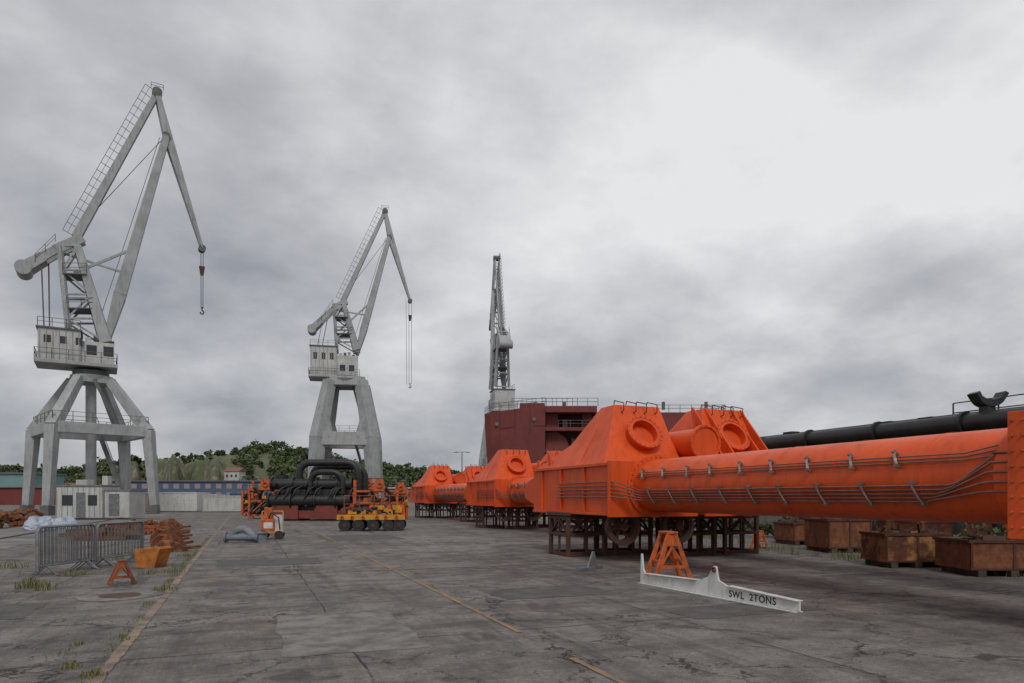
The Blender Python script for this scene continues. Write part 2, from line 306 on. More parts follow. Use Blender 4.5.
# ---------------------------------------------------------------- orange booms
def boom(X,Y,L_near,detail=True,ribs=False,drum=True,flange=True,endL=1.2):
    t=Thing('orange_tubular_boom',(X,Y)); r=0.69; cz=2.05
    o=t.part('tube',ORANGE,0)
    y1=-L_near
    o.cyl((0,-1.5,cz),(0,y1,cz),r,seg=64)
    h=t.part('head_casting',ORANGE,0.03)
    h.bb(-1.3,1.3,-1.9,3.2,1.32,2.62)
    def ringv(x0,x1,y0,yy,z): return [(x0,y0,z),(x1,y0,z),(x1,yy,z),(x0,yy,z)]
    v=ringv(-1.27,1.27,-1.5,3.15,2.625)+ringv(-0.85,1.2,-1.05,1.35,3.35)+ringv(-0.35,1.15,-0.45,0.35,4.4)
    h.add(v,[(3,2,1,0),(8,9,10,11)]+[(k*4+i,k*4+(i+1)%4,k*4+4+(i+1)%4,k*4+4+i) for k in(0,1) for i in range(4)])
    for x in(-1.1,1.1):
        h.prism([(x-0.06,3.203,1.4),(x-0.06,4.3,1.7),(x-0.06,4.3,2.2),(x-0.06,3.203,2.5)],(0.12,0,0))
    f=t.part('stiffeners',ORANGE,0.01); bo=t.part('bolts',ORANGE3)
    f.bb(-1.40,1.40,-1.98,-1.90,1.22,2.70); f.bb(-1.38,-1.303,-1.895,3.1,1.26,1.34); f.bb(-1.38,-1.303,-1.895,3.1,2.58,2.66)
    for yy in(-0.5,1.0,2.4): f.bb(-1.37,-1.303,yy,yy+0.06,1.345,2.575)
    f.ring((0,-2.05,cz),(0,-1.985,cz),r+0.16,r+0.002,48)
    bo.bolts((0,-2.05,cz),(0,-1,0),r+0.085,0.022,0.03,32)
    n=Vector((0,-0.87,0.5)).normalized(); c=Vector((0.2,-0.86,3.38))
    f.ring(c,c+n*0.40,0.47,0.38,40); f.ring(c+n*0.34,c+n*0.41,0.54,0.473,40); bo.bolts(c+n*0.41,n,0.507,0.016,0.025,20)
    t.part('manway_dark',MAROON_D).cyl(c+n*0.03,c+n*0.09,0.382)
    if drum:
        f.cyl((1.62,-2.0,3.25),(1.62,-0.1,3.25),0.42,seg=32); f.ring((1.62,-2.04,3.25),(1.62,-1.95,3.25),0.5,0.425,36)
        f.bb(1.31,1.9,-1.6,-0.3,2.0,2.9); bo.bolts((1.62,-2.04,3.25),(0,-1,0),0.46,0.016,0.025,16)
    if ribs:
        for x in(-0.75,-0.3,0.65,1.0):
            f.prism([(x,-2.1,2.63),(x,-0.48,4.42),(x,-0.4,4.30),(x,-0.9,2.63)],(0.05,0,0))
    for yy in (-0.6,0.0,0.6):
        f.prism([(-1.28,yy,2.63),(-0.30,yy,4.42 if abs(yy)<0.5 else 3.9),(-0.2,yy,4.2 if abs(yy)<0.5 else 3.7),(-0.6,yy,2.63)],(0,0.04,0))
    for yy in(2.0,2.9):
        f.prism([(-1.2,yy,2.665),(-1.2,yy+0.3,2.665),(-1.2,yy+0.22,2.95),(-1.2,yy+0.08,2.95)],(0.04,0,0))
    hp=t.part('hand_holds',DSTEEL)
    for x in(-0.2,0.2,0.55,0.9):
        hp.pipe([(x,-0.52,4.15),(x,-0.72,4.2),(x,-0.72,4.42),(x,-0.2,4.55),(x,-0.15,4.41)],0.016,6)
    if not ribs:
        wl=t.part('guide_wheels',DSTEEL); hb=t.part('wheel_hubs',DRUST)
        for x in(-0.7,1.05):
            cz_=0.95; wl.ring((x,-1.55,cz_),(x,-1.33,cz_),0.46,0.36,36); wl.ring((x,-1.58,cz_),(x,-1.54,cz_),0.51,0.42,36)
            hb.cyl((x,-1.62,cz_),(x,-1.28,cz_),0.12)
            for k in range(6):
                a=k*math.pi/3; hb.beam((x+0.11*math.cos(a),-1.44,cz_+0.11*math.sin(a)),(x+0.38*math.cos(a),-1.44,cz_+0.38*math.sin(a)),0.06)
            hb.bb(x-0.09,x+0.09,-1.27,-1.15,0.85,1.318)
    if flange:
        f.bb(-0.86,0.86,y1-0.25,y1-0.002,1.2,2.87)
        f.ring((0,y1+0.0,cz),(0,y1+0.25,cz),r+0.07,r+0.002,48)
        h.bb(-0.75,0.75,y1-endL-0.25,y1-0.252,1.3,2.75)
        for zz in np.arange(1.35,2.8,0.2): bo.cyl((-0.86,y1-0.06,zz),(-0.89,y1-0.06,zz),0.02,seg=6); bo.cyl((-0.86,y1-0.19,zz),(-0.89,y1-0.19,zz),0.02,seg=6)
    if detail:
        cd=t.part('conduits',COND); cl=t.part('clamps',CLAMP)
        def pt(ang,rr,y): return (-math.cos(ang)*rr,y,cz+math.sin(ang)*rr)
        lower=[math.radians(a) for a in(-30,-25,-20,-15,-10)]; upper=[math.radians(a) for a in(18,22,26)]
        for i,a in enumerate(lower):
            cd.pipe([(-1.34-0.03,1.2,1.75+0.1*i),(-1.37,-1.7,1.75+0.1*i),(-1.36,-1.95,1.75+0.1*i),(-1.25,-2.08,1.75+0.1*i),pt(a,r+0.10,-2.5),pt(a,r+0.055,-2.8),pt(a,r+0.055,y1+1.3-0.1*i),pt(a+math.radians(3),r+0.06,y1+1.15-0.1*i),pt(a+math.radians(12+5*i),r+0.07,y1+0.45-0.05*i),pt(a+math.radians(13+5*i),r+0.08,y1+0.28),pt(a+math.radians(13+5*i),r+0.08,y1+0.01)],0.017,8)
        for i,a in enumerate(upper):
            cd.pipe([pt(a+0.0,r+0.03,-2.2),pt(a,r+0.05,-2.6),pt(a,r+0.05,y1+0.7),pt(a+math.radians(4+4*i),r+0.06,y1+0.01)],0.012,8)
        yy=-2.9; rr=random.Random(3)
        while yy>y1+0.5:
            for a0,a1,st in((-33,-6,0),(14,32,0.35)):
                q=[]; st+=rr.uniform(-.05,.05)
                for j in range(5):
                    a=math.radians(a0+(a1-a0)*j/4); q.append(Vector(pt(a,r+0.085,yy+st+0.03*j)))
                for j in range(4): cl.beam(q[j],q[j+1],0.04,0.025)
                cl.beam(pt(math.radians(a1),r,yy+st+0.12),pt(math.radians(a1),r+0.12,yy+st+0.12),0.045)
                cl.beam(pt(math.radians(a0),r,yy+st),pt(math.radians(a0),r+0.12,yy+st),0.045)
            yy-=0.92
    for yy in np.arange(-4.0,y1,-3.1):
        f.ring((0,yy,cz),(0,yy-0.03,cz),r+0.006,r-0.01,64)
    t.done(); return t
boom(10.2,17.6,11.6)
boom(13.1,17.4,9.5,detail=False,ribs=True,drum=False)
boom(13.7,36.0,11.0)
boom(16.8,36.0,11.0,detail=False,ribs=True,drum=False)
boom(14.9,56.0,12.0)
boom(18.2,56.0,12.0,detail=False,ribs=True,drum=False)
def stand(x,y,w=1.2,dp=1.2,h=1.3,mat=DSTEEL,nm='steel_support_stand'):
    t=Thing(nm,(x,y)); p=t.part('frame',mat,0.006); q=t.part('braces',DRUST,0)
    for i in(-1,1):
        for j in(-1,1): p.beam((i*w/2,j*dp/2,0),(i*w/2,j*dp/2,h-0.1),0.11)
    for zz in(0.07,h*0.5,h-0.16):
        for j in(-1,1):
            q.beam((-w/2+0.06,j*dp/2,zz),(w/2-0.06,j*dp/2,zz),0.09)
            q.beam((j*w/2,-dp/2+0.06,zz),(j*w/2,dp/2-0.06,zz),0.085)
    for j in (-1,1):
        p.beam((0,j*dp/2,0.1),(0,j*dp/2,h-0.2),0.06); p.beam((j*w/2,0,0.1),(j*w/2,0,h-0.2),0.06)
        q.beam((-w/2,j*dp/2,h*0.5),(0,j*dp/2,h-0.2),0.05); q.beam((w/2,j*dp/2,h*0.5),(0,j*dp/2,h-0.2),0.05)
        q.beam((j*w/2,-dp/2,h*0.5),(j*w/2,0,h-0.2),0.05); q.beam((j*w/2,dp/2,h*0.5),(j*w/2,0,h-0.2),0.05)
    p.bb(-w/2-0.1,w/2+0.1,-dp/2-0.1,dp/2+0.1,h-0.1,h-0.003)
    t.done()
for x,y in((9.4,18.6),(11.0,18.6),(12.6,17.6),(14.2,17.6),(10.2,5.0)): stand(x,y)
for X in(13.7,16.8): stand(X-0.6,37.0); stand(X+0.7,35.2); stand(X,27.5,h=1.33)
for X in(14.9,18.2): stand(X-0.6,57.2); stand(X+0.7,55.2); stand(X,46,h=1.33)
# ---------------------------------------------------------------- A-frame trestles
def trestle(xy,rz=0,h=1.0,w=0.8,mat=ORANGE3,nm='orange_a_frame_trestle'):
    t=Thing(nm,xy,rz); p=t.part('legs',mat,0.006); q=t.part('cross_members',mat,0.004)
    k_=h
    for j in(-1,1):
        y=j*0.24*k_
        for i in(-1,1): p.beam((i*w/2,y,0.04),(i*w*0.10,y*0.75,h),0.06*k_,0.11*k_,0.06*k_,0.08*k_)
        q.prism([(-w*0.17,y*0.8-0.01,h*0.74),(w*0.17,y*0.8-0.01,h*0.74),(w*0.11,y*0.74-0.01,h),(-w*0.11,y*0.74-0.01,h)],(0,0.02,0))
        q.beam((-w*0.36,y*0.93,h*0.30),(w*0.36,y*0.93,h*0.30),0.04*k_,0.07*k_)
        q.beam((-w*0.34,y*0.95,h*0.32),(0,y*0.82,h*0.72),0.035*k_,0.045*k_); q.beam((w*0.34,y*0.95,h*0.32),(0,y*0.82,h*0.72),0.035*k_,0.045*k_)
    for i in(-1,1):
        p.beam((i*w/2,-0.30*k_,0.03),(i*w/2,0.30*k_,0.03),0.12*k_,0.06)
        p.beam((i*w*0.34,-0.2*k_,h*0.42),(i*w*0.34,0.2*k_,h*0.42),0.05*k_)
    p.bb(-w*0.16,w*0.16,-0.22*k_,0.22*k_,h+0.002,h+0.05*k_)
    t.done()
trestle(G(668,580),-TH*0.4,0.98,0.78)
trestle(G(122,584),0.3,0.46,0.42,ORANGE2)
trestle(G(759,549),0.2,0.60,0.5)
# spreader beam
a=Vector(G(641,583)); bq=Vector(G(800,613)); dv=bq-a; ln=dv.length; rz=math.atan2(dv.y,dv.x)
t=Thing('white_spreader_beam',(a.x,a.y),rz)
p=t.part('web_plate',WHITE,0.004)
Lx=ln
prof=[(0,0.02),(Lx,0.02),(Lx,0.17),(Lx*0.62,0.23),(Lx*0.565,0.30),(Lx*0.55,0.54),(Lx*0.535,0.54),(Lx*0.50,0.34),(Lx*0.44,0.245),(0.16,0.20),(0.09,0.30),(0.05,0.60),(0.02,0.60)]
p.prism([(x,-0.02,z) for x,z in prof],(0,0.04,0))
q=t.part('flanges',WHITE,0.004); q.bb(0.02,Lx-0.02,-0.09,0.09,0.0,0.018)
q.prism([(0.18,-0.07,0.205),(Lx*0.43,-0.07,0.25),(Lx*0.43,-0.07,0.262),(0.18,-0.07,0.217)],(0,0.14,0))
q.prism([(Lx*0.63,-0.07,0.232),(Lx,-0.07,0.173),(Lx,-0.07,0.185),(Lx*0.63,-0.07,0.244)],(0,0.14,0))
t.part('shackle',DSTEEL).ring((Lx*0.542,-0.05,0.48),(Lx*0.542,0.05,0.48),0.045,0.028,12)
t.done()
cu=bpy.data.curves.new('swl_lettering','FONT'); cu.body='SWL  2TONS'; cu.size=0.165; cu.extrude=0.0012; cu.space_character=1.12; cu.offset=0.0025
to=bpy.data.objects.new('swl_lettering',cu); S.collection.objects.link(to); to.parent=t.e
to.location=(Lx*0.63,-0.0225,0.055); to.rotation_euler=(math.radians(90),0,0); cu.materials.append(BLACK)
t=Thing('scrap_bracket',G(592,569),0.5); p=t.part('plates',STEEL,0.004)
p.prism([(-0.2,0,0),(0.25,0,0),(0.12,0,0.42),(0.05,0,0.42)],(0,0.04,0)); p.bb(-0.7,0.3,-0.12,-0.05,0,0.07); p.bb(-0.3,0.3,0.06,0.25,0,0.05); t.done()
# ---------------------------------------------------------------- cranes
def crane(px0,d,pts,portal,slew=0,name='portal_harbour_crane',plane=None,jw=1.3,jb_w=0.5):
    s=F/d; al=slew if plane is None else plane
    X0=(px0-512)/F*d; ca,sa=math.cos(al),math.sin(al)
    def C(px,py,y=0):
        a=(px-512)/F; l=(a*d-X0)/(ca-sa*a)
        return Vector((l,y,H+(YH-py)/F*(d+sa*l)))
    t=Thing(name,P(px0,d),-TH)
    g=t.part('portal',CRANE,0.03); dk=t.part('dark_fittings',CRANE_D); u=t.part('jib_and_tower',CRANE,0.03)
    hs=t.part('machinery_house',HOUSE,0.03); gl=t.part('windows',GLASS); rl=t.part('railings',CRANE_D)
    R=Matrix.Rotation(slew,3,'Z')
    zr=H+(YH-pts['ring'])/s
    hw=portal['hw']; zb=portal['zb']; rot=portal['rot']; tk=portal['t']
    Rp=Matrix.Rotation(rot,3,'Z')
    Q=((-1,-1),(1,-1),(1,1),(-1,1))
    top=[Rp@Vector((i*portal['tw'],j*portal['tw'],zr-0.9)) for i,j in Q]
    mid=[Rp@Vector((i*hw*portal['m'],j*hw*portal['m'],zb)) for i,j in Q]
    bot=[Rp@Vector((i*hw,j*hw,0.9)) for i,j in Q]
    for i in range(4):
        g.beam(top[i]*1.0,mid[i],tk*0.85,tk*0.85,tk*1.1,tk*1.1)
        g.beam(mid[i]+V(0,0,0.15),bot[i],tk*1.05,tk*1.05,tk*0.75,tk*0.75)
        g.beam(mid[i],mid[(i+1)%4],tk*0.7,tk*1.15)
        g.beam(top[i],top[(i+1)%4],tk*0.6,tk*0.8)
        dk.box(bot[i]-V(0,0,0.45),(2.6,0.7,0.9),rz=TH+math.pi/2)
        if portal.get('arch'):
            a=mid[i];b2=mid[(i+1)%4]
            g.beam(a.lerp(top[i],0.45),a.lerp(b2,0.22),tk*0.6); g.beam(b2.lerp(top[(i+1)%4],0.45),a.lerp(b2,0.78),tk*0.6)
    if portal.get('column'): g.cyl((0,0,2.0),(0,0,zr-0.9),0.5)
    g.cyl((0,0,zr-1.3),(0,0,zr-0.5),portal['tw']*1.15,portal['tw']*1.35,seg=28); dk.cyl((0,0,zr-0.5),(0,0,zr),portal['tw']*1.2,seg=28)
    for i in range(4): rl.rail(mid[i]+V(0,0,tk*0.6),mid[(i+1)%4]+V(0,0,tk*0.6),1.0,1.6,0.05)
    rl.beam(V(hw*0.9,-1,1),V(1.5,-1.5,zb+0.4),0.25,0.4); rl.beam(V(hw*0.9,-1,2),V(1.5,-1.5,zb+1.4),0.06)
    rl.beam(V(3.6,-1.2,zb+0.5),V(1.2,-1.4,zr-1),0.2,0.3)
    def K(px,py,y=0): return R@C(px,py,y)
    x0,x1,yt,yb=pts['house']
    A=C(x0,yb);B=C(x1,yt); hd=pts.get('hd',2.2)
    zA=H+(YH-yb)/s; zB=H+(YH-yt)/s; A.z=zA;B.z=zB
    def hbox(part,xa,xb,ya,yb_,za,zb_):
        vs=[R@Vector((x,y,zz)) for x in(xa,xb) for y in(ya,yb_) for zz in(za,zb_)]
        part.add(vs,[(0,1,3,2),(4,6,7,5),(0,4,5,1),(2,3,7,6),(0,2,6,4),(1,5,7,3)])
    xm=A.x+(B.x-A.x)*0.55
    hbox(hs,A.x,xm,-hd,hd,A.z,B.z); hbox(hs,xm+0.003,B.x,-hd*0.85,hd*0.85,A.z+0.1,B.z-(B.z-A.z)*0.28)
    hbox(g,A.x-0.3,B.x+0.3,-hd-0.4,hd+0.4,A.z-0.35,A.z-0.003)
    hbox(dk,A.x-0.15,xm+0.15,-hd-0.15,hd+0.15,B.z+0.003,B.z+0.15)
    for k in range(3):
        xa=A.x+0.5+k*1.35; hbox(gl,xa,xa+0.6,-hd-0.03,hd+0.03,A.z+(B.z-A.z)*0.55,A.z+(B.z-A.z)*0.78)
    for k in range(2):
        xa=xm+0.5+k*1.5; hbox(gl,xa,xa+0.9,-hd*0.85-0.03,hd*0.85+0.03,A.z+0.9,A.z+1.9)
    for k in range(7):
        xa=A.x+0.15+k*(xm-A.x-0.3)/6; hbox(g,xa-0.04,xa+0.04,-hd-0.06,-hd-0.003,A.z+0.1,B.z-0.1)
    def rrail(p,q,h=1.1): rl.rail(R@p,R@q,h,1.2,0.05)
    for y in(-hd-0.35,hd+0.35): rrail(V(A.x-0.25,y,A.z),V(B.x+0.25,y,A.z))
    rrail(V(A.x-0.25,-hd-0.35,A.z),V(A.x-0.25,hd+0.35,A.z)); rrail(V(B.x+0.25,-hd-0.35,A.z),V(B.x+0.25,hd+0.35,A.z))
    rrail(V(A.x,-hd,B.z+0.15),V(xm,-hd,B.z+0.15),0.9)
    tt=pts['tt']; tb=pts['tb']; wy=jw*1.05
    for y,yy in((-wy,-0.8),(wy,0.8)):
        a=K(tb[0],tb[2],y); b1=K(tb[1],tb[2],y); c1=K(tt[0],tt[2],yy); d1=K(tt[1],tt[2],yy)
        u.beam(a,c1,0.4,0.45); u.beam(b1,d1,0.6,1.1,0.45,0.65)
        n=4
        for k in range(n):
            l0=a.lerp(c1,k/n);l1=a.lerp(c1,(k+1)/n);r0=b1.lerp(d1,k/n);r1=b1.lerp(d1,(k+1)/n)
            u.beam(l1,r1,0.2); u.beam(*( (l0,r1) if k%2 else (r0,l1)),0.18)
    for k in range(5):
        tq=k/4
        for (pa,pb) in((0,0),(1,1)):
            p_=K(tb[pa],tb[2],-wy).lerp(K(tt[pa],tt[2],-0.8),tq); q_=K(tb[pa],tb[2],wy).lerp(K(tt[pa],tt[2],0.8),tq)
            u.beam(p_,q_,0.22)
    for tq in(0.35,0.7):
        l=K(tb[0],tb[2]).lerp(K(tt[0],tt[2]),tq); r_=K(tb[1],tb[2]).lerp(K(tt[1],tt[2]),tq)
        dk.beam(l+V(0,0,0.05),r_,2*wy,0.1); rl.rail(l+R@V(0,-wy,0.1),r_+R@V(0,-wy,0.1),1.0,1.2,0.05)
    for k in range(4): hbox(dk if k%2 else hs,xm+0.4+k*0.7,xm+0.9+k*0.7,-1.2+0.3*k,-0.3+0.3*k,B.z-(B.z-A.z)*0.28+0.003,B.z-(B.z-A.z)*0.28+0.5+0.2*(k%3))
    jb=pts['jb'];jt=pts['jt']
    JB=C(*jb);JT=C(*jt)
    md=JB.lerp(JT,0.22)
    for y0,y1_ in((-jw,-0.55),(jw,0.55)):
        ym=y0+(y1_-y0)*0.35
        u.beam(R@(JB+V(0,y0,0)),R@(md+V(0,ym,0)),jb_w*.8,0.5,jb_w,1.15); u.beam(R@(md+V(0,ym,0)),R@(JT+V(0,y1_,0)),jb_w,1.15,jb_w*.7,0.7)
    for k in range(1,9):
        q=k/9; yy=jw+(0.55-jw)*q; c0=JB.lerp(JT,q)
        u.beam(R@(c0+V(0,-yy+0.2,0)),R@(c0+V(0,yy-0.2,0)),0.25)
        if k<8: c2=JB.lerp(JT,q+1/9); u.beam(R@(c0+V(0,-yy+0.2,0)),R@(c2+V(0,yy-0.2,0)),0.14)
    fr=C(*pts['fr']);ft=C(*pts['ft'])
    for y in(-0.45,0.45):
        o_=V(0,y,0)
        u.beam(R@(fr+o_),R@(ft+o_*0.6),0.25,0.5,0.22,0.35); u.beam(R@(JT+o_),R@(ft+o_*0.6),0.25,0.5,0.22,0.3); u.beam(R@(fr+o_),R@(JT+o_),0.3,0.5)
        n=9
        for k in range(1,n):
            p_=fr.lerp(ft,k/n);q_=JT.lerp(ft,max(0,(k-1.5)/(n-1.5))); r2=fr.lerp(ft,min(1,(k+1)/n))
            u.beam(R@(p_+o_),R@(q_+o_),0.12); u.beam(R@(q_+o_),R@(r2+o_),0.1)
    for k in range(8):
        c0=JT.lerp(ft,k/7); c1=fr.lerp(ft,k/7); u.beam(R@(c0+V(0,-.4,0)),R@(c0+V(0,.4,0)),0.12); u.beam(R@(c1+V(0,-.4,0)),R@(c1+V(0,.4,0)),0.12)
    dk.cyl(R@(fr+V(0,-0.6,0)),R@(fr+V(0,0.6,0)),0.5,seg=16); dk.cyl(R@(ft+V(0,-0.4,0)),R@(ft+V(0,0.4,0)),0.38,seg=16); dk.cyl(R@(JT+V(0,-0.7,0)),R@(JT+V(0,0.7,0)),0.4,seg=16)
    tp=C(*pts['tie'])
    u.beam(R@(tp+V(0,-0.35,0)),R@(fr+V(0,-0.35,0)),0.2,0.85,0.2,0.55); u.beam(R@(tp+V(0,0.35,0)),R@(fr+V(0,0.35,0)),0.2,0.85,0.2,0.55)
    nrm=Vector((-(fr-tp).z,0,(fr-tp).x)).normalized()
    n=20
    for k in range(n+1):
        q=tp.lerp(fr,k/n)
        rl.beam(R@(q+nrm*0.3+V(0,-.3,0)),R@(q+nrm*1.25+V(0,-.5,0)),0.045)
        if k<n: u.beam(R@(q+V(0,-.3,0)),R@(tp.lerp(fr,(k+1)/n)+V(0,.3,0)),0.1)
    rl.beam(R@(tp+nrm*1.25+V(0,-.5,0)),R@(fr+nrm*1.25+V(0,-.5,0)),0.045); rl.beam(R@(tp+nrm*0.8+V(0,-.4,0)),R@(fr+nrm*0.8+V(0,-.4,0)),0.035)
    rl.rail(R@(fr+V(-0.6,-0.5,0.3)),R@(fr+V(0.6,-0.5,0.3)),0.6,0.6,0.045)
    cw=C(*pts['cw']); el=C(*pts['el'])
    for y in(-0.8,0.8):
        u.beam(R@(cw+V(0,y,0)),R@(el+V(0,y,0)),0.35,0.8); u.beam(R@(el+V(0,y,0)),R@(tp+V(0.6,y*0.6,0)),0.35,0.95)
    d_=(el-cw).normalized()
    u.cyl(R@(cw+V(0,-1.2,0)),R@(cw+V(0,1.2,0)),0.72,seg=24); u.beam(R@cw,R@(cw+d_*2.2),2.2,1.1,2.0,0.95)
    rl.rail(R@(cw+V(1,-1.1,0.7)),R@(el+V(0,-1.1,0.7)),0.8,1.0,0.04)
    rp=t.part('ropes',CRANE_D)
    rp.beam(R@(C(x0+6,yt)+V(0,-1,0)),R@(cw.lerp(el,0.55)+V(0,-.8,0)),0.09); rp.beam(R@(C(x0+10,yt)+V(0,1,0)),R@(cw.lerp(el,0.75)+V(0,.8,0)),0.09)
    jm_=JB.lerp(JT,0.45); u.beam(R@C(tt[1]-4,tt[2]+25),R@jm_,0.2,0.28); u.beam(R@(el+V(0.5,0,0)),R@JB.lerp(JT,0.33),0.16,0.22)
    rp.beam(R@(tp+V(0,0.3,0.8)),R@(JT+V(0,0.3,0.4)),0.06)
    rp.beam(R@(JB.lerp(JT,0.08)+V(-1.2,0.2,0)),R@(JT+V(-0.6,0.2,0)),0.06)
    hy=C(*pts['hk'])
    for dx in pts.get('hl',(-0.12,0.12)):
        rp.beam(R@(ft+V(dx,0,0)),R@V(ft.x+dx*0.8,0,hy.z),0.06)
    hk=t.part('hook_block',DSTEEL); q=V(ft.x,0,H+(YH-pts['hb'])/F*(d+sa*ft.x))
    hk.add([R@(q+V(*v)) for v in((-0.3,-0.2,0.5),(0.3,-0.2,0.5),(0.3,0.2,0.5),(-0.3,0.2,0.5),(-0.16,-0.12,-0.5),(0.16,-0.12,-0.5),(0.16,0.12,-0.5),(-0.16,0.12,-0.5))],[(0,1,2,3),(7,6,5,4),(0,4,5,1),(1,5,6,2),(2,6,7,3),(3,7,4,0)])
    hk.pipe([R@(V(ft.x,0,hy.z)+V(*v)*0.7) for v in((0,0,0.2),(0,0,-0.3),(0.3,0,-0.6),(0.15,0,-0.95),(-0.2,0,-0.9),(-0.25,0,-0.65))],0.08,8)
    t.done()
crane(91,72,dict(ring=372,house=(39,114,336,366),hd=1.9,tt=(60,78,248),tb=(70,106,345),jb=(106,343),jt=(166,138),fr=(157,94),ft=(202,249),tie=(76,238),cw=(24,270),el=(56,252),hk=(200,308),hb=271),
      dict(hw=4.75,zb=8.6,rot=math.radians(45),t=0.95,tw=1.4,m=0.9,column=True),slew=math.radians(31))
crane(347,118,dict(ring=378,house=(311,358,350,378),tt=(334,344,305),tb=(337,357,352),jb=(357,354),jt=(389,238),fr=(385,212),ft=(410,301),tie=(343,301),cw=(312,330),el=(333,310),hk=(404,384),hb=318,hl=(-0.7,-0.2,0.3)),
      dict(hw=5.0,zb=11.5,rot=math.radians(8),t=1.9,tw=2.6,m=0.86,arch=True),slew=math.radians(13),jw=1.5)
crane(500,125,dict(ring=416,house=(478,518,393,412),hd=1.8,tt=(486,500,335),tb=(490,512,388),jb=(510,388),jt=(520,285),fr=(516,253),ft=(545,318),tie=(494,330),cw=(474,350),el=(486,338),hk=(545,345),hb=332),
      dict(hw=2.6,zb=8,rot=math.radians(20),t=1.4,tw=1.6,m=0.9),slew=math.radians(103),plane=0,jw=1.2,jb_w=0.8)
# ---------------------------------------------------------------- ship
d=98; s=F/d
t=Thing('ship_under_construction',P(512,d),-TH)
def X(px): return (px-512)/s
def Z(py): return H+(YH-py)/s
hu=t.part('hull_block',MAROON,0.03); dkp=t.part('deck_shadow_interior',MAROON_D); rl=t.part('railings',CRANE_D); gy=t.part('fittings',CRANE_D); wp=t.part('weld_seams',MAROON_D)
# bow/side shell: flared, curved in plan, built from plate strips
cols_=[(484,1.5),(490,0.6),(500,0.0),(515,-0.5),(530,-0.85),(545,-1.0)]
lev=[(0,0.0,5),(0.25,0.05,3),(0.5,0.3,1.6),(0.75,0.65,0.6),(1.0,1.0,0.0)]
def topz(px): return Z(413-(px-484)/61*7)
vs=[];fs=[]
for px,y in cols_:
    for q_,fl,inw in lev: vs.append((X(px)+inw*0.25*(545-px)/61,y+inw*0.25,topz(px)*q_))
nl=len(lev)
for i in range(len(cols_)-1):
    for k in range(nl-1): fs.append((i*nl+k,(i+1)*nl+k,(i+1)*nl+k+1,i*nl+k+1))
hu.add(vs,fs)
hu.bb(X(484)+1.2,X(545)-0.01,1.8,16,0,Z(413)-0.1); hu.bb(X(484)+0.3,X(545)-0.01,1.3,15.9,Z(413)-0.099,Z(413)+0.1)
for px in(500,515,530): 
    wp.beam((X(px),cols_[[500,515,530].index(px)+2][1]-0.02,topz(px)*0.75),(X(px),cols_[[500,515,530].index(px)+2][1]-0.02,topz(px)),0.05,0.05)
wp.beam((X(500),-0.02,Z(428)),(X(545),-1.03,Z(426)),0.05,0.05)
for px,y,py in((497,0.1,424),(534,-0.9,420)): gy.cyl((X(px),y-0.1,Z(py)),(X(px),y+0.3,Z(py)),0.28,seg=14)
for k,py in enumerate((407,428,450)):
    hu.bb(X(545)+0.003,X(596)-0.3*k,-1.3+0.1*k,16,Z(py)-(0.9 if k==0 else 0.5),Z(py))
hu.bb(X(545)+0.003,X(590),-1.0,15.8,0,Z(462))
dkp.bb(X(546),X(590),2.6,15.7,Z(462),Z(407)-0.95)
hu.prism([(X(546),0.2,Z(450)+.003),(X(571),0.2,Z(450)+.003),(X(566),0.2,Z(438)),(X(556),0.2,Z(430)),(X(546),0.2,Z(428)-.51)],(0,0.2,0))
hu.bb(X(546),X(558),0.4,0.6,Z(428)+0.003,Z(407)-0.92); hu.bb(X(583),X(592),0.6,0.8,Z(428)+.003,Z(407)-0.92)
rl.rail((X(558),-1.0,Z(428)),(X(593),-1.0,Z(428)),1.0,1.6,0.05)
gy.bb(X(563),X(568),0.8,1.8,Z(428)+0.003,Z(428)+1.3); gy.bb(X(572),X(575),0.8,1.6,Z(450)+0.003,Z(450)+1.7)
rl.beam((X(572),-0.5,Z(450)),(X(588),-0.5,Z(428)),0.5,0.12)
hu.bb(X(520),X(545),1,8,Z(402)-1.2,Z(402)); 
rl.rail((X(490),0.9,Z(411)),(X(545),-0.8,Z(406)),1.1,1.3,0.07); rl.rail((X(546),-1.2,Z(407)),(X(597),-1.2,Z(407)),1.1,1.3,0.07)
rl.rail((X(512),4,Z(402)),(X(575),4,Z(402)),1.1,1.3,0.07)
hu.bb(X(597)+0.003,X(730),1.5,15.5,0,Z(411)); rl.rail((X(660),1.7,Z(411)),(X(729),1.7,Z(411)),1.1,1.5,0.07); rl.rail((X(729),1.7,Z(411)),(X(729),15,Z(411)),1.1,1.5,0.07)
for px in(536,566,668,712): gy.cyl((X(px),3,Z(407)),(X(px),3,Z(399)),0.25,seg=10)
t.done()
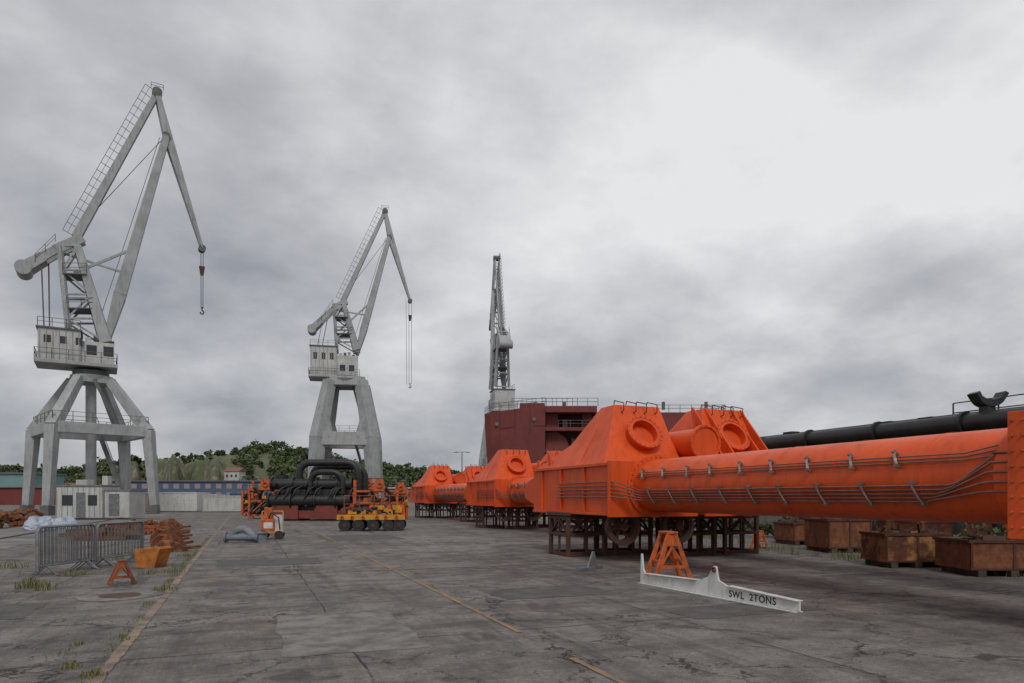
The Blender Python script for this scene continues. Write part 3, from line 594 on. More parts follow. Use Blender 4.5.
# ---------------------------------------------------------------- shed & black pipe on right
t=Thing('grey_warehouse',(46,36)); p=t.part('walls',SHEDG,0.02)
p.bb(0,18,0,70,0,6.0); t.part('roof',SHEDG).prism([(-0.6,-0.5,6.0),(9,-0.5,8.0),(18.6,-0.5,6.0),(18.6,-0.5,5.8),(9,-0.5,7.7),(-0.6,-0.5,5.8)],(0,71,0))
gl=t.part('windows',GLASS)
for k in range(12): gl.bb(-0.04,0.003,3+5.5*k,6.2+5.5*k,3.4,4.6)
t.part('doors',MAROON_D).bb(-0.05,0.002,12,17,0,3.2)
vt=t.part('roof_vents',SHEDG,0.02)
for k in range(5): vt.bb(8.2,9.8,4+12*k,6+12*k,7.5,8.5)
t.done()
t=Thing('black_pipe_boom',(20,0)); p=t.part('pipe',BLACK); q=t.part('frame',BLACK,0.01)
p.cyl((0,22.3,3.95),(0,4,3.95),0.27,seg=32); p.pipe([(0,22.3,3.95),(0.2,22.9,3.8),(0.4,23.3,3.3),(0.4,23.4,2.6)],0.27,20)
p.cyl((1.2,26,4.25),(1.2,6,4.25),0.16,seg=16)
for y in(5,8,11,14,17,20): 
    p.ring((0,y,3.95),(0,y+0.09,3.95),0.36,0.272); q.beam((-0.5,y,0),(-0.2,y,3.62),0.16); q.beam((1.4,y,0),(1.0,y,3.62),0.16); q.bb(-0.6,1.6,y-0.1,y+0.1,3.5,3.67); q.beam((-0.45,y,0.4),(1.3,y,3.4),0.09)
q.bb(-0.35,-0.2,4,22.5,3.3,3.49); q.bb(1.3,1.45,4,22.5,3.3,3.49)
q.rail((1.5,4,4.1),(1.5,15.5,4.1),0.7,1.3,0.04)
cl=t.part('pipe_clutter',BLACK,0.01)
for y in np.arange(9.5,22,1.5): cl.bb(0.5,0.9,y,y+0.5,3.5,4.25+0.15*math.sin(y*3))
c=Vector(P(983,19.5))
sdl=t.part('saddle',BLACK,0.01)
ctr=V(0.05,c.y,4.72)
outer=[];inner=[]
for k in range(13):
    a=math.radians(195+150*k/12); outer.append((math.cos(a)*0.40,math.sin(a)*0.36)); inner.append((math.cos(a)*0.34,math.sin(a)*0.20+0.05))
outer[0]=(-0.48,0.03);inner[0]=(-0.37,0.09);outer[12]=(0.48,0.03);inner[12]=(0.37,0.09)
off=V(0.15,0.40,0)
for k in range(12):
    q4=[outer[k],outer[k+1],inner[k+1],inner[k]]
    sdl.prism([ctr+V(x*0.93,-x*0.36,z_) for x,z_ in q4],off)
q.beam((0.1,c.y+0.2,4.2),(0.1,c.y+0.2,4.38),0.3)
t.done()
t=Thing('concrete_wall',(24,4)); t.part('wall',CONC,0.03).bb(0,0.4,0,46,0,1.3); t.done()
# ---------------------------------------------------------------- rusty bins
def skip(px0,px1,pyb,h,dep=1.2,mat=RUST,rz=0):
    rr=random.Random(px0); dd=H*F/(pyb-YH); w_=(px1-px0)/F*dd*0.92
    t=Thing('rusty_steel_bin',P((px0+px1)/2,dd+dep/2),-TH+rz); p=t.part('shell',mat,0.006); q=t.part('ribs',DRUST if rr.random()<.5 else mat,0.004)
    z0=0.14
    a=w_/2;b_=dep/2
    p.bb(-a,a,-b_,-b_+0.03,z0,h); p.bb(-a,a,b_-0.03,b_,z0,h); p.bb(-a,-a+0.03,-b_+0.031,b_-0.031,z0,h); p.bb(a-0.03,a,-b_+0.031,b_-0.031,z0,h); p.bb(-a+0.031,a-0.031,-b_+0.031,b_-0.031,z0,z0+0.04)
    q.bb(-a-0.04,a+0.04,-b_-0.04,-b_-0.002,h-0.06,h+0.01); q.bb(-a-0.04,a+0.04,b_+0.002,b_+0.04,h-0.06,h+0.01)
    q.bb(-a-0.04,-a-0.002,-b_,b_,h-0.06,h+0.008); q.bb(a+0.002,a+0.04,-b_,b_,h-0.06,h+0.008)
    n=2
    for k in range(n+1):
        x=-a+0.03+k*(2*a-0.06)/n; q.bb(x-0.025,x+0.025,-b_-0.035,-b_-0.002,z0,h-0.063)
    q.bb(-a,a,-b_-0.025,-b_-0.002,z0,z0+0.05)
    n=10; vs=[];fs=[]
    for i in range(n+1):
        for k in range(5): vs.append((-a+2*a*i/n,-b_-0.003-abs(rr.uniform(0,0.022))*(0<i<n),z0+(h-z0-.07)*k/4))
    for i in range(n):
        for k in range(4): fs.append((i*5+k,(i+1)*5+k,(i+1)*5+k+1,i*5+k+1))
    p.add(vs,fs)
    f=t.part('skids',WOOD,0.01)
    for x in(-a*0.75,0,a*0.75): f.bb(x-0.09,x+0.09,-b_-0.06,b_,0,z0-0.003)
    j=t.part('scrap_contents',DSTEEL)
    for k in range(18): j.box((rr.uniform(-a*.8,a*.8),rr.uniform(-b_*.6,b_*.6),h-rr.uniform(0.0,0.2)),(rr.uniform(.1,.5),rr.uniform(.05,.3),rr.uniform(.05,.25)),rz=rr.uniform(0,3),rx=rr.uniform(-.4,.4))
    for k in range(5): q.beam((rr.uniform(-a,a),rr.uniform(-b_,b_)*.5,h-0.3),(rr.uniform(-a,a),rr.uniform(-b_,b_)*.5,h+rr.uniform(.05,.25)),0.05)
    t.done()
skip(812,862,553,1.05,1.4,RUST,0.1); skip(866,902,547,0.95,1.2,RUSTY_Y,-0.05)
skip(868,940,568,0.85,1.1,RUSTY_Y,0.04); skip(947,1040,577,0.80,1.3,RUST,-0.03); skip(905,985,553,1.0,1.2,RUST,0.02); skip(995,1060,552,1.0,1.2,RUSTY_Y)
skip(780,815,545,0.8,1.2,RUST,0.2)
# ---------------------------------------------------------------- middle equipment
def cam_thing(name,px,d,rz=0): return Thing(name,P(px,d),-TH+rz)
t=cam_thing('black_pumping_machine',318,52); k=t.part('pipework',BLACK); q=t.part('body',BLACK,0.03); r=t.part('red_skid',REDP,0.02); st=t.part('flanges',BLACK)
r.bb(-3.2,3.2,-1.5,1.5,0.15,0.75); r.bb(-2.9,-1.0,-1.7,-1.52,0.1,1.3); r.bb(0.2,1.9,-1.7,-1.52,0.1,1.25)
for x in(-2.8,-1.2,0.6,2.6): r.bb(x-0.2,x+0.2,-1.3,1.3,0,0.148)
q.bb(-2.6,2.3,-1.2,1.2,0.76,2.3); q.bb(-1.2,0.8,-1.0,1.0,2.303,3.0)
for z_,y in((1.5,-1.5),(2.7,-0.9)): 
    k.cyl((-3.2,y,z_),(2.8,y,z_),0.42,seg=24)
    for x in(-3.2,-1.6,0.2,1.7,2.75): st.ring((x,y,z_),(x+0.12,y,z_),0.56,0.422)
def goose(x0,x1,zb,zt,y,r_,):
    pts=[(x0,y,zb)]
    R_=0.8
    for a in range(0,91,15): aa=math.radians(180-a); pts.append((x0+R_+R_*math.cos(aa),y,zt-R_+R_*math.sin(aa)))
    for a in range(0,91,15): aa=math.radians(90-a); pts.append((x1-R_+R_*math.cos(aa),y,zt-R_+R_*math.sin(aa)))
    pts.append((x1,y,zb)); k.pipe(pts,r_,16)
    st.ring((x0,y,zb+0.5),(x0,y,zb+0.64),r_+0.14,r_+0.002); st.ring((x1,y,zb+0.5),(x1,y,zb+0.64),r_+0.14,r_+0.002)
goose(-1.3,3.1,1.6,4.35,-0.3,0.27); goose(-0.6,3.4,1.6,4.1,0.7,0.27); goose(-0.2,2.2,1.5,3.6,-1.3,0.22)
k.cyl((-2.6,-0.4,2.3),(-2.6,-0.4,3.4),0.45,seg=20); k.cyl((-1.9,0.4,2.3),(-1.9,0.4,3.1),0.3)
for i in range(14):
    x=random.uniform(-3,3); z_=random.uniform(1,3); st.cyl((x,-1.75,z_),(x,-1.2,z_),random.uniform(.08,.2),seg=12)
for i in range(9):
    x=random.uniform(-3,2.6); k.pipe([(x,-1.6,random.uniform(0.9,1.4)),(x+.2,-1.9,1.6),(x+.5,-1.8,2.3),(x+.9,-1.2,2.6)],0.06,8)
t.done()
def rig(px,d,w_,h_,seed,extra=True):
    rr=random.Random(seed); t=cam_thing('orange_lifting_frame',px,d,0.2); p=t.part('frame',ORANGE3,0.01); q=t.part('fittings',BLACK); y_=t.part('yellow_parts',YELLOW)
    for x in(-w_/2,w_/2):
        for y in(-0.9,0.9): p.beam((x,y,0),(x,y,h_*rr.uniform(0.75,1.0)),0.17)
        p.beam((x,-0.8,h_*0.5),(x,0.8,h_*0.5),0.14); p.beam((x,-0.8,0.2),(x,0.8,h_*0.7),0.1)
    for z_ in(0.3,h_*0.45,h_*0.72):
        for y in(-0.9,0.9): p.beam((-w_/2+.1,y,z_),(w_/2-.1,y,z_),0.14)
    p.beam((-w_/2,-1,0.3),(w_/2,-1,h_*0.7),0.1)
    p.prism([(-0.3,-1.05,h_*.72),(0.7,-1.05,h_*.72),(0.5,-1.05,h_*1.02),(0.0,-1.05,h_*1.02)],(0,0.15,0)); p.ring((0.25,-1.15,h_*.87),(0.25,-1.06,h_*.87),0.22,0.12)
    q.bb(-w_*.45,w_*.1,-0.7,0.7,h_*.1,h_*.40); p.bb(-w_*.3,w_*.3,-0.6,0.6,h_*.46,h_*.56)
    for i in range(9): q.cyl((rr.uniform(-w_/2,w_/2),-1.1,rr.uniform(.4,h_*.8)),(rr.uniform(-w_/2,w_/2),-0.6,rr.uniform(.4,h_*.8)),rr.uniform(.06,.2),seg=10)
    for i in range(3): y_.box((rr.uniform(-w_/2,w_/2),-1.0,rr.uniform(.3,h_*.6)),(0.3,.3,.25))
    q.rail((-w_/2,-.9,h_*.73),(w_/2,-.9,h_*.73),0.9,0.8,0.05)
    t.done()
rig(264,56,2.0,3.2,1); rig(252,64,1.4,2.6,5); rig(376,50,3.0,3.0,2); rig(397,54,1.5,2.8,3); rig(366,58,2,3.3,4)
t=cam_thing('roller_carriage',373,36,0.1); p=t.part('deck',ORANGE2,0.01); y_=t.part('yellow_rollers',YELLOW); q=t.part('tyres',BLACK); r=t.part('red_clutter',REDP,0.01); h_=t.part('hubs',DSTEEL); wl=t.part('warning_lamps',ORANGE)
p.bb(-1.7,1.7,-0.9,0.9,0.62,0.82); y_.bb(-1.72,1.72,-1.0,-0.903,0.58,0.84)
for x in(-1.35,-0.65,0.1,0.85,1.4):
    q.cyl((x,-0.95,0.3),(x,-0.7,0.3),0.3,seg=24); q.cyl((x,0.7,0.3),(x,0.95,0.3),0.3,seg=24); h_.cyl((x,-0.98,0.3),(x,-0.952,0.3),0.1)
for x in(-1.45,-0.95,-0.4,0.3,0.75,1.3):
    wl.cyl((x,-1.08,0.72),(x,-1.003,0.72),0.09,seg=20); q.cyl((x,-1.10,0.72),(x,-1.082,0.72),0.04,seg=12)
for i in range(18):
    r.box((random.uniform(-1.5,1.5),random.uniform(-.6,.6),random.uniform(.95,1.2)),(random.uniform(.1,.5),random.uniform(.1,.4),random.uniform(.1,.3)),rz=random.uniform(-.5,.5))
for i in range(16): y_.box((random.uniform(-1.5,1.5),-.5,random.uniform(.9,1.25)),(.25,.2,.2),rz=random.uniform(-.5,.5))
for i in range(8): q.cyl((random.uniform(-1.5,1.5),-.6,random.uniform(.9,1.2)),(random.uniform(-1.5,1.5),-.2,random.uniform(.9,1.2)),0.06,seg=8)
for x in(-1.2,-0.2,0.7,1.4):
    wl.prism([(x,-0.4,0.823),(x+0.3,-0.4,0.823),(x+0.24,-0.4,1.35),(x+0.08,-0.4,1.35)],(0,0.1,0))
p.rail((-1.6,0.8,0.82),(1.6,0.8,0.82),1.0,0.8,0.05)
t.done()
t=cam_thing('generator_cart',272,28.5,0.25); p=t.part('body',ORANGE3,0.02); w_=t.part('tank',WHITE,0.02); y_=t.part('yellow_frame',YELLOW,0.01); q=t.part('wheels',BLACK)
y_.bb(-0.45,0.45,-0.35,0.35,0.25,0.33); p.bb(-0.42,0.1,-0.3,0.3,0.332,0.85); w_.cyl((0.25,0,0.332),(0.25,0,1.0),0.2); w_.bb(-0.3,0.05,-0.31,-0.302,0.45,0.7)
for x in(-0.3,0.3):
    for y in(-0.38,0.38): q.cyl((x,y-0.05,0.18),(x,y+0.05,0.18),0.18)
for x in(-0.42,0.42): y_.beam((x,0.3,0.3),(x,0.3,1.15),0.05)
y_.beam((-0.42,0.3,1.15),(0.42,0.3,1.15),0.05); p.bb(-0.3,0.0,-0.15,0.15,0.853,1.3); q.pipe([(-.1,-.2,.9),(0,-.4,1.1),(.3,-.4,.9),(.35,-.5,.4)],0.03,8)
t.done()
t=cam_thing('grey_pipe_elbow',242,26.3,0); p=t.part('elbow',PIPEG)
pts=[]
for k in range(9):
    a=math.radians(180-k*15); pts.append((math.cos(a)*0.35,0.0,0.22+math.sin(a)*0.3))
p.pipe([(-0.35,0,0.18)]+pts+[(0.5,-0.1,0.2),(0.7,-0.15,0.18)],0.14,16); p.ring((-0.65,0,0.2),(-0.58,0,0.2),0.2,0.1); p.cyl((-0.6,0,0.2),(0.5,-0.1,0.2),0.13); t.done()
t=cam_thing('pump_valve',246,26.0,0); p=t.part('body',PIPEG,0.01); p.cyl((0.5,0.3,0),(0.5,0.3,0.35),0.18); p.ring((0.5,0.3,0.35),(0.5,0.3,0.4),0.24,0.1); p.box((0.1,0.35,0.12),(0.5,0.3,0.24)); t.done()
for i in range(9):
    y=24.5+i*2.5; x=-2.2-0.2*i-random.uniform(0,.4)
    t=Thing('steel_bracket',(x,y),random.uniform(-1,1)); p=t.part('plates',[RUSTY_Y,ORANGE2,RUST][i%3],0.008)
    hh=random.uniform(.5,0.95)
    for yy in(-0.3,0.3): p.prism([(-0.5,yy,0),(0.5,yy,0),(0.42,yy,0.22*hh),(0.05,yy,0.6*hh),(-0.2,yy,0.58*hh),(-0.45,yy,0.3*hh)],(0,0.05,0))
    p.bb(-0.5,0.5,-0.248,0.298,0.0,0.06); p.bb(-0.2,0.05,-0.248,0.298,0.48*hh,0.55*hh); p.cyl((-0.08,-0.4,0.4*hh),(-0.08,0.45,0.4*hh),0.08,seg=14); p.beam((0.4,-0.2,0.1),(0.9,0.1,0.12),0.1); t.done()
for i in range(5):
    t=Thing('rusty_beam_stack',(-4.6-random.uniform(0,1.5),32+i*3.2),random.uniform(-.2,.4)); p=t.part('beams',[RUST,RUSTY_Y,ORANGE2][i%3],0.006); 
    for k in range(4): p.box((random.uniform(-.2,.2),k*0.22-.4,0.1+0.16*(k%2)),(random.uniform(1.8,3),0.16,0.15),rz=random.uniform(-.06,.06))
    p.box((0,0,0.42),(0.2,1.1,0.2)); t.done()
t=Thing('orange_hopper',G(152,567),-0.5); p=t.part('shell',pmat('amber_paint',(0.60,0.20,0.025),(0.30,0.10,0.03),5,0.6,streak=0.5),0.008)
for yy in(-0.24,0.20): p.prism([(-0.26,yy,0),(0.22,yy,0),(0.38,yy,0.48),(0.32,yy,0.52),(-0.3,yy,0.46)],(0,0.04,0))
p.bb(-0.28,0.22,-0.198,0.198,0.0,0.04); p.prism([(-0.30,-0.198,0.02),(-0.26,-0.198,0.02),(-0.30,-0.198,0.45),(-0.34,-0.198,0.45)],(0,0.396,0)); p.beam((0.22,0.0,0.02),(0.37,0.0,0.48),0.39,0.03); t.part('rubbish',DSTEEL).box((-0.02,0,0.2),(0.42,0.37,0.26)); t.done()
def barrier(a,b_):
    a=Vector(a);b_=Vector(b_);dv=b_-a
    t=Thing('crowd_barrier',(a.x,a.y),math.atan2(dv.y,dv.x)); p=t.part('frame',STEEL); L_=dv.length
    p.pipe([(0,0,0.12),(0,0,1.0),(0.05,0,1.06),(0.1,0,1.08),(L_-0.1,0,1.08),(L_-0.05,0,1.06),(L_,0,1.0),(L_,0,0.12)],0.022,8); p.pipe([(0,0,0.22),(L_,0,0.22)],0.018,8)
    n=int(L_/0.13)
    for k in range(1,n): p.cyl((k*L_/n,0,0.22),(k*L_/n,0,1.08),0.011,seg=6,caps=False)
    for x in(0.25,L_-0.25): p.pipe([(x,-0.28,0.015),(x,-0.2,0.06),(x,0,0.22),(x,0.2,0.06),(x,0.28,0.015)],0.016,8)
    t.done()
A=Vector(G(38,577));B_=Vector(G(143,561)); M_=A.lerp(B_,0.5)
side=Vector(((B_-A).y,-(B_-A).x)).normalized(); dirn=(B_-A).normalized()
for k,(o1,o2) in enumerate(((0,0),(-0.14,-0.12),(-0.27,-0.30))):
    e_=dirn*0.14*k
    barrier(A+side*o1+e_,M_+side*(o1-0.05*k)+e_-dirn*0.05); barrier(M_+side*o2+e_+dirn*0.05,B_+side*(o2+0.04*k)+e_)
for px,py,sx_,sz in((38,530,0.75,0.55),(66,529,0.65,0.5),(52,531,0.5,0.35)):
    t=cam_thing('white_bulk_bag',px,H*F/(py-YH)+0.8,random.random()); p=t.part('bag',TARP)
    vs=[];fs=[];n=20;m=10;rr=random.Random(px)
    for i in range(m+1):
        ph=math.pi/2*i/m
        for k in range(n):
            a=2*math.pi*k/n; q_=(math.cos(ph)**0.6)*(1+0.2*math.sin(3*a+px)+0.08*rr.uniform(-1,1)); vs.append((sx_*q_*math.cos(a),0.75*q_*math.sin(a),sz*math.sin(ph)*(1+0.3*math.sin(2*a+1)+0.1*rr.uniform(-1,1))))
    for i in range(m):
        for k in range(n): fs.append((i*n+k,i*n+(k+1)%n,(i+1)*n+(k+1)%n,(i+1)*n+k))
    p.add(vs,fs,False); t.done()
for i,(px,py) in enumerate(((8,527),(-12,529),(20,523))):
    t=cam_thing('rusty_scrap_pile',px,H*F/(py-YH)+1,0); p=t.part('pieces',[RUST,RUSTY_Y,RUST][i],0.005); rr=random.Random(i)
    for k in range(26): p.box((rr.uniform(-1.1,1.1),rr.uniform(-.7,.7),rr.uniform(.05,.9)),(rr.uniform(.15,.9),rr.uniform(.08,.3),rr.uniform(.08,.3)),rz=rr.uniform(0,3),rx=rr.uniform(-.5,.5),ry=rr.uniform(-.5,.5))
    t.done()
# ---------------------------------------------------------------- office container, containers, sheds
t=cam_thing('site_office_cabin',100,54); p=t.part('walls',HOUSE,0.02); q=t.part('frames',STEEL,0.01); g=t.part('windows',GLASS)
p.bb(-2.7,0.9,-1.2,1.2,0.15,2.55); p.bb(0.95,2.9,-1.0,1.3,0.15,2.2); q.bb(-2.76,0.93,-1.26,1.26,2.552,2.68); q.bb(0.96,2.96,-1.06,1.36,2.203,2.3)
g.bb(-2.2,-1.4,-1.23,-1.203,1.1,1.9); g.bb(-0.2,0.5,-1.23,-1.203,1.1,1.9); q.bb(-1.1,-0.4,-1.24,-1.204,0.2,2.1)
p.bb(-1.6,-0.7,-0.5,0.4,2.683,3.1); q.bb(1.3,2.1,-1.05,-1.003,0.3,2.0); q.cyl((2.4,0,2.303),(2.4,0,3.2),0.06); p.bb(0.4,0.85,-0.4,0.2,2.683,3.4)
for k in range(9): q.bb(-2.65+k*0.42,-2.62+k*0.42,-1.225,-1.203,0.2,2.5)
t.done()
def container(px,d,L_,mat,hh=2.5,rz=0):
    t=cam_thing('shipping_container',px,d,rz); p=t.part('body',mat,0.02); q=t.part('corrugations',mat)
    p.bb(-L_/2,L_/2,0,2.4,0.1,hh); n=int(L_/0.3)
    for k in range(n): q.bb(-L_/2+0.1+k*0.3,-L_/2+0.22+k*0.3,-0.04,-0.003,0.25,hh-0.15)
    q.bb(-L_/2,L_/2,-0.06,-0.003,hh-0.12,hh+0.02); q.bb(-L_/2,L_/2,-0.06,-0.003,0.08,0.22)
    t.done()
container(172,82,6,WHITE,2.3); container(222,80,4.4,HOUSE,1.9); container(198,88,5,HOUSE,2.1); container(120,78,6,PINK,2.2,0.3); container(245,95,4,BLUE,2.3,0.2); container(300,110,6,REDP,2.4,0.1); container(440,120,6,BLUE,2.4,-0.2)
t=cam_thing('blue_warehouse',175,200); p=t.part('walls',BLUE); q=t.part('panels',PINK); r=t.part('roof',SHEDG)
p.bb(-20,28,0,20,0,6.3); r.bb(-20.5,28.5,-0.5,20.5,6.303,6.6)
for k in range(15): q.bb(-19+k*3.1,-17.4+k*3.1,-0.08,-0.003,4.2,5.6); q.bb(-19+k*3.1,-17.4+k*3.1,-0.08,-0.003,1.6,3.1)
t.done()
t=cam_thing('teal_warehouse',0,190); t.part('walls',TEAL).bb(-30,8,0,15,0,8.2); t.part('doors',WHITE).bb(-10,6,-0.1,-0.003,0.3,3.2); t.part('roof',SHEDG).bb(-30.5,8.5,-.5,15.5,8.203,8.6); t.done()
t=cam_thing('rust_red_shed',45,150); t.part('walls',MAROON).bb(-12,4,0,8,0,3.8); t.part('roof',SHEDG).bb(-12.4,4.4,-.4,8.4,3.803,4.0); t.done()
t=cam_thing('pale_warehouse',420,230); t.part('walls',SHEDG).bb(-50,60,0,20,0,4.6); t.part('roof',HOUSE).bb(-50.5,60.5,-.5,20.5,4.603,5.0); g=t.part('windows',GLASS)
for k in range(18): g.bb(-48+6*k,-45+6*k,-0.06,-0.003,1.8,3.3)
t.done()
t=cam_thing('street_lamp',462,98); p=t.part('pole',STEEL); p.cyl((0,0,0),(0,0,8.2),0.1,0.07,seg=10); p.beam((-0.9,0,8.2),(0.9,0,8.2),0.08); p.bb(-1.2,-0.6,-0.15,0.15,8.1,8.19); p.bb(0.6,1.2,-0.15,0.15,8.1,8.19); t.done()
# ---------------------------------------------------------------- hills & trees
def leafmat(name,c1,c2):
    m=bpy.data.materials.new(name); m.use_nodes=True; nt=m.node_tree; b=nt.nodes['Principled BSDF']; b.inputs['Roughness'].default_value=0.8; b.inputs['Specular IOR Level'].default_value=0.15
    at=nt.nodes.new('ShaderNodeAttribute'); at.attribute_name='Col'
    mx=nt.nodes.new('ShaderNodeMix'); mx.data_type='RGBA'; mx.inputs[6].default_value=(*c1,1); mx.inputs[7].default_value=(*c2,1)
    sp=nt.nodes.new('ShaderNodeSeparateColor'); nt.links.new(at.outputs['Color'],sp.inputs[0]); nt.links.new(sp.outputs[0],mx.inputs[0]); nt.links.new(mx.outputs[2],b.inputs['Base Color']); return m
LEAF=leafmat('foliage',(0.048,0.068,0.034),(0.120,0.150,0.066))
GRASS=leafmat('grass_blades',(0.09,0.12,0.035),(0.28,0.24,0.12))
prof=[(-900,476),(-300,474),(0,473),(60,475),(95,470),(130,464),(170,461),(215,460),(255,456),(300,455),(330,462),(365,468),(400,471),(430,476),(470,481),(520,484),(700,488),(1500,489)]
pxs=[a for a,_ in prof];pys=[b for _,b in prof]
rng_=np.random.default_rng(3)
def rockf(px): return max(0,1-(abs(px-172)/66)**4) if abs(px-172)<66 else 0
def hillz(px,dd):
    top=(YH-np.interp(px,pxs,pys))/F*450+1.75
    rock=rockf(px)
    start=330+30*math.sin(px*0.02)+30*rock+9*math.sin(px*0.14)*rock+7*math.sin(px*0.31+1)*rock; wd=110*(1-0.80*rock)
    tq=min(1,max(0,(dd-start)/wd)); sm=tq*tq*(3-2*tq)
    nz=1.2*math.sin(px*0.09+dd*0.05)+1.0*math.sin(px*0.23-dd*0.09)+rock*1.6*math.sin(px*0.5+dd*0.2)
    return sm*(top*(1-0.14*rock*(1 if dd<430 else 0.4))+nz)*(dd/450 if dd>450 else 1.0)**0.4-0.3
hm=bpy.data.materials.new('hillside_soil_and_rock'); hm.use_nodes=True; nt=hm.node_tree; N=nt.nodes; L=nt.links; b=N['Principled BSDF']; b.inputs['Roughness'].default_value=0.95
tc=nd('ShaderNodeTexCoord'); ge=nd('ShaderNodeNewGeometry'); sz_=nd('ShaderNodeSeparateXYZ'); L.new(ge.outputs['Normal'],sz_.inputs[0])
gr=mix(rng(noise(0.06,6),0.4,0.6),(0.075,0.10,0.04),(0.15,0.15,0.085))
mp=nd('ShaderNodeMapping'); mp.inputs['Scale'].default_value=(0.35,0.35,0.12); L.new(tc.outputs['Object'],mp.inputs[0])
rk=mix(rng(noise(1.0,8,0.7,mp.outputs[0]),0.42,0.58),(0.25,0.205,0.155),(0.10,0.09,0.072))
rk=mix(rng(noise(0.12,7,0.75),0.45,0.55),rk,(0.075,0.095,0.045))
sl_=math_('ADD',sz_.outputs[2],math_('MULTIPLY',math_('SUBTRACT',noise(0.09,5),0.5),0.5))
L.new(mix(rng(sl_,0.80,0.92),rk,gr),b.inputs['Base Color'])
hp=Part(hm); cols=list(range(-900,0,24))+list(range(0,420,4))+list(range(420,1500,20)); rows=list(np.arange(300,400,4))+list(np.arange(400,760,14)); nC=len(cols)
vs=[]
for dd in rows:
    for px in cols:
        x,y=P(px,dd); vs.append((x,y,hillz(px,dd)))
fs=[(i*nC+k,i*nC+k+1,(i+1)*nC+k+1,(i+1)*nC+k) for i in range(len(rows)-1) for k in range(nC-1)]
hp.add(vs,fs,True); single('hill',hp)
def quads(name,cent,size,col,mat):
    n=len(cent); nrm=rng_.normal(size=(n,3)); nrm/=np.linalg.norm(nrm,axis=1)[:,None]
    a=np.cross(nrm,rng_.normal(size=(n,3))); a/=np.linalg.norm(a,axis=1)[:,None]; b_=np.cross(nrm,a)
    s_=size[:,None]*0.5
    vs=np.stack([cent-a*s_-b_*s_*0.7,cent+a*s_-b_*s_*0.5,cent+a*s_*0.8+b_*s_,cent-a*s_*0.7+b_*s_*0.8],1).reshape(-1,3)
    me=bpy.data.meshes.new(name); me.from_pydata(vs.tolist(),[],np.arange(4*n).reshape(-1,4).tolist())
    ca=me.color_attributes.new('Col','FLOAT_COLOR','POINT'); cc=np.ones((4*n,4),np.float32); cc[:,:3]=np.repeat(col,4)[:,None]; ca.data.foreach_set('color',cc.ravel())
    me.materials.append(mat); o=bpy.data.objects.new(name,me); S.collection.objects.link(o); return o
C=[];SZ=[];CO=[]
def crown(x,y,z0,h,r,n,base,qs):
    nl=max(3,int(n/22)); L_=[]
    for i in range(nl):
        a=rng_.uniform(0,6.28); q=rng_.uniform(0,0.6)*r; L_.append((x+q*math.cos(a),y+q*math.sin(a),z0+h*rng_.uniform(0.35,0.8),r*rng_.uniform(0.35,0.6)))
    for i in range(n):
        lx,ly,lz,lr=L_[rng_.integers(nl)]; dv=rng_.normal(size=3); dv/=np.linalg.norm(dv); q=lr*rng_.uniform(0.55,1.1)
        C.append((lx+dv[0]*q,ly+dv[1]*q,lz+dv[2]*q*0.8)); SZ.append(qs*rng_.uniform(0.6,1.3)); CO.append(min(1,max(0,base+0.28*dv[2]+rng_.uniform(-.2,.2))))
cnt=0
while cnt<2500:
    px=rng_.uniform(-150,520) if cnt<2300 else rng_.uniform(-900,1500); dd=rng_.uniform(325,520)
    rf=rockf(px)
    if rf>0.25 and dd<388 and rng_.uniform()<0.78: continue
    x,y=P(px,dd); z0=hillz(px,dd)-0.5; h=rng_.uniform(3,7.5)
    if rf>0.2: h*=0.6
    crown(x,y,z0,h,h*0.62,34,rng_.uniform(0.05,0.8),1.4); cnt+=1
for px,dd,h in((256,450,10),(248,452,7),(262,446,6),(42,240,8),(30,236,7),(300,440,7),(68,250,6),(8,250,7)):
    x,y=P(px,dd); crown(x,y,hillz(px,dd) if dd>300 else 0.5,h,h*0.6,160,0.1,1.2)
for px in np.arange(-60,470,9): 
    x,y=P(px+rng_.uniform(-4,4),rng_.uniform(232,300)); h=rng_.uniform(3,6.0)*(0.8 if 95<px<245 else 1); crown(x,y,0,h,h*0.6,36,rng_.uniform(0.1,0.7),1.2)
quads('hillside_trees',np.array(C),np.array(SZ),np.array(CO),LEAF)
for px,dd,w_,h_ in((20,318,9,5),(95,322,7,5),(75,308,14,6),(235,345,8,5),(330,350,9,5),(395,350,8,5),(50,345,8,4),(150,306,12,5),(262,315,16,5)):
    t=Thing('hillside_house',P(px,dd),-TH+random.uniform(-.4,.4),z=max(0,hillz(px,dd))); t.part('walls',HOUSE).bb(-w_/2,w_/2,-3,3,-2,h_); t.part('roof',ROOFT).prism([(-w_/2-.4,-3.5,h_),(-w_/2-.4,0,h_+2),(-w_/2-.4,3.5,h_)],(w_+.8,0,0)); g=t.part('windows',GLASS)
    for k in range(3): g.bb(-w_/2+1+k*w_*0.3,-w_/2+2+k*w_*0.3,-3.04,-3.003,2,3.4)
    t.done()
C=[];SZ=[];CO=[]
for i in range(60):
    x=rng_.uniform(19.0,23.5); y=rng_.uniform(8,34); h=rng_.uniform(0.5,1.3); crown(x,y,0,h,h*0.7,90,rng_.uniform(0.2,0.9),0.13)
quads('shrubs',np.array(C),np.array(SZ),np.array(CO),LEAF)
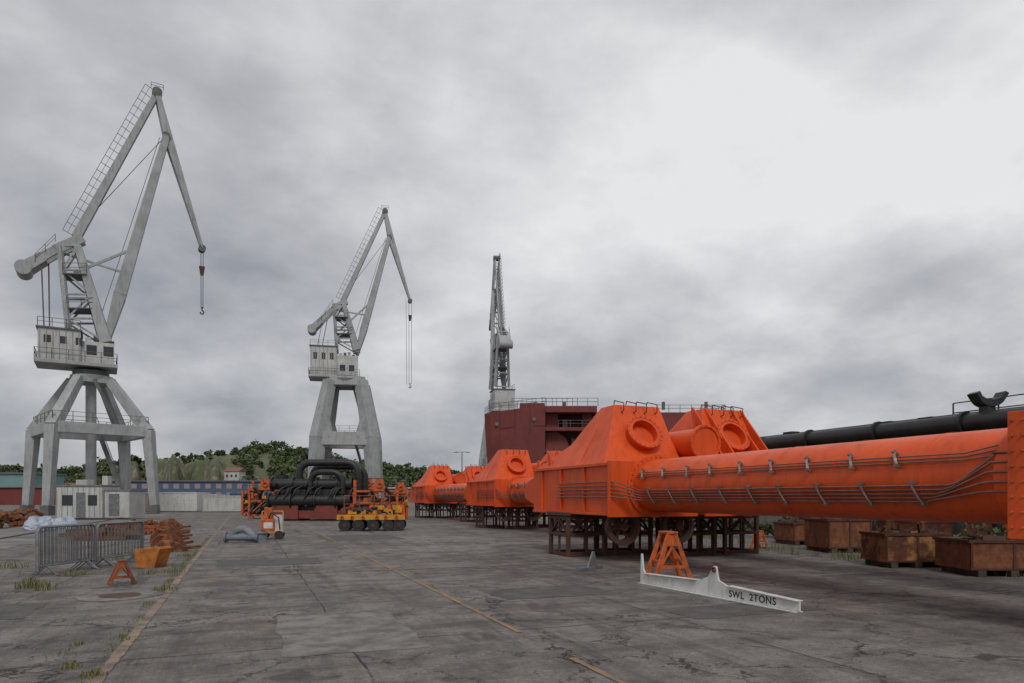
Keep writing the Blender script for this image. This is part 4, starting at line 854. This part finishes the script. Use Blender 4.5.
def grass(pts,name='grass_weeds'):
    vs=[];fs=[];col=[]
    for (x,y,rx,ry,n,h) in pts:
        for i in range(n):
            a=rng_.uniform(0,6.28);q=rng_.uniform()**0.8; bx=x+rx*q*math.cos(a);by=y+ry*q*math.sin(a); hh=h*rng_.uniform(0.35,1.1)*(1.1-0.6*q); t_=rng_.uniform(0,6.28); ln=rng_.uniform(0.1,0.6)*hh; w_=rng_.uniform(0.003,0.007)*(1+h)
            dx,dy=math.cos(t_),math.sin(t_); o=len(vs)
            vs+=[(bx-dy*w_,by+dx*w_,0),(bx+dy*w_,by-dx*w_,0),(bx+dx*ln*.35+dy*w_*.8,by+dy*ln*.35-dx*w_*.8,hh*.6),(bx+dx*ln*.35-dy*w_*.8,by+dy*ln*.35+dx*w_*.8,hh*.6),(bx+dx*ln,by+dy*ln,hh*rng_.uniform(.8,1))]
            fs+=[(o,o+1,o+2,o+3),(o+3,o+2,o+4)]; c_=rng_.uniform(0,1); col+=[c_]*5
    me=bpy.data.meshes.new(name); me.from_pydata(vs,[],fs); ca=me.color_attributes.new('Col','FLOAT_COLOR','POINT')
    cc=np.ones((len(vs),4),np.float32); cc[:,:3]=np.array(col)[:,None]; ca.data.foreach_set('color',cc.ravel()); me.materials.append(GRASS)
    o=bpy.data.objects.new(name,me); S.collection.objects.link(o)
pts=[]
for px,py,r_,n,h in((32,588,0.3,160,0.34),(45,590,0.2,60,0.2),(70,668,0.12,70,0.10),(92,676,0.14,90,0.12),(78,645,0.1,40,0.07),(165,590,0.25,120,0.16),(172,572,0.3,110,0.18),(185,556,0.3,110,0.2),(150,574,0.3,90,0.16),(75,575,0.4,120,0.2),(120,560,0.4,90,0.2),(12,568,0.4,100,0.25),(130,640,.3,50,.06),(60,655,.3,50,.06)):
    x,y=G(px,py); pts.append((x,y,r_,r_,n,h))
for i in range(110):
    pts.append((-1.42+rng_.uniform(-.10,.03),rng_.uniform(4,34),0.07,0.3,int(rng_.uniform(5,22)),rng_.uniform(0.02,0.10)))
for i in range(40): pts.append((rng_.uniform(15.5,19.5),rng_.uniform(9,32),0.5,0.8,60,rng_.uniform(.15,.45)))
for i in range(50): pts.append((rng_.uniform(-12,-1.8),rng_.uniform(14,40),0.3,0.3,22,rng_.uniform(.05,.16)))
grass(pts)
p=Part(CONC); rr=random.Random(11)
for i in range(520):
    x=rr.uniform(-6,12) if i%3 else rr.uniform(-3.5,-1.3); y=rr.uniform(4,22); s_=rr.uniform(0.006,0.022)
    p.box((x,y,s_*0.4),(s_*rr.uniform(.8,1.8),s_,s_*.8),rz=rr.uniform(0,3),rx=rr.uniform(-.4,.4))
single('loose_grit',p)
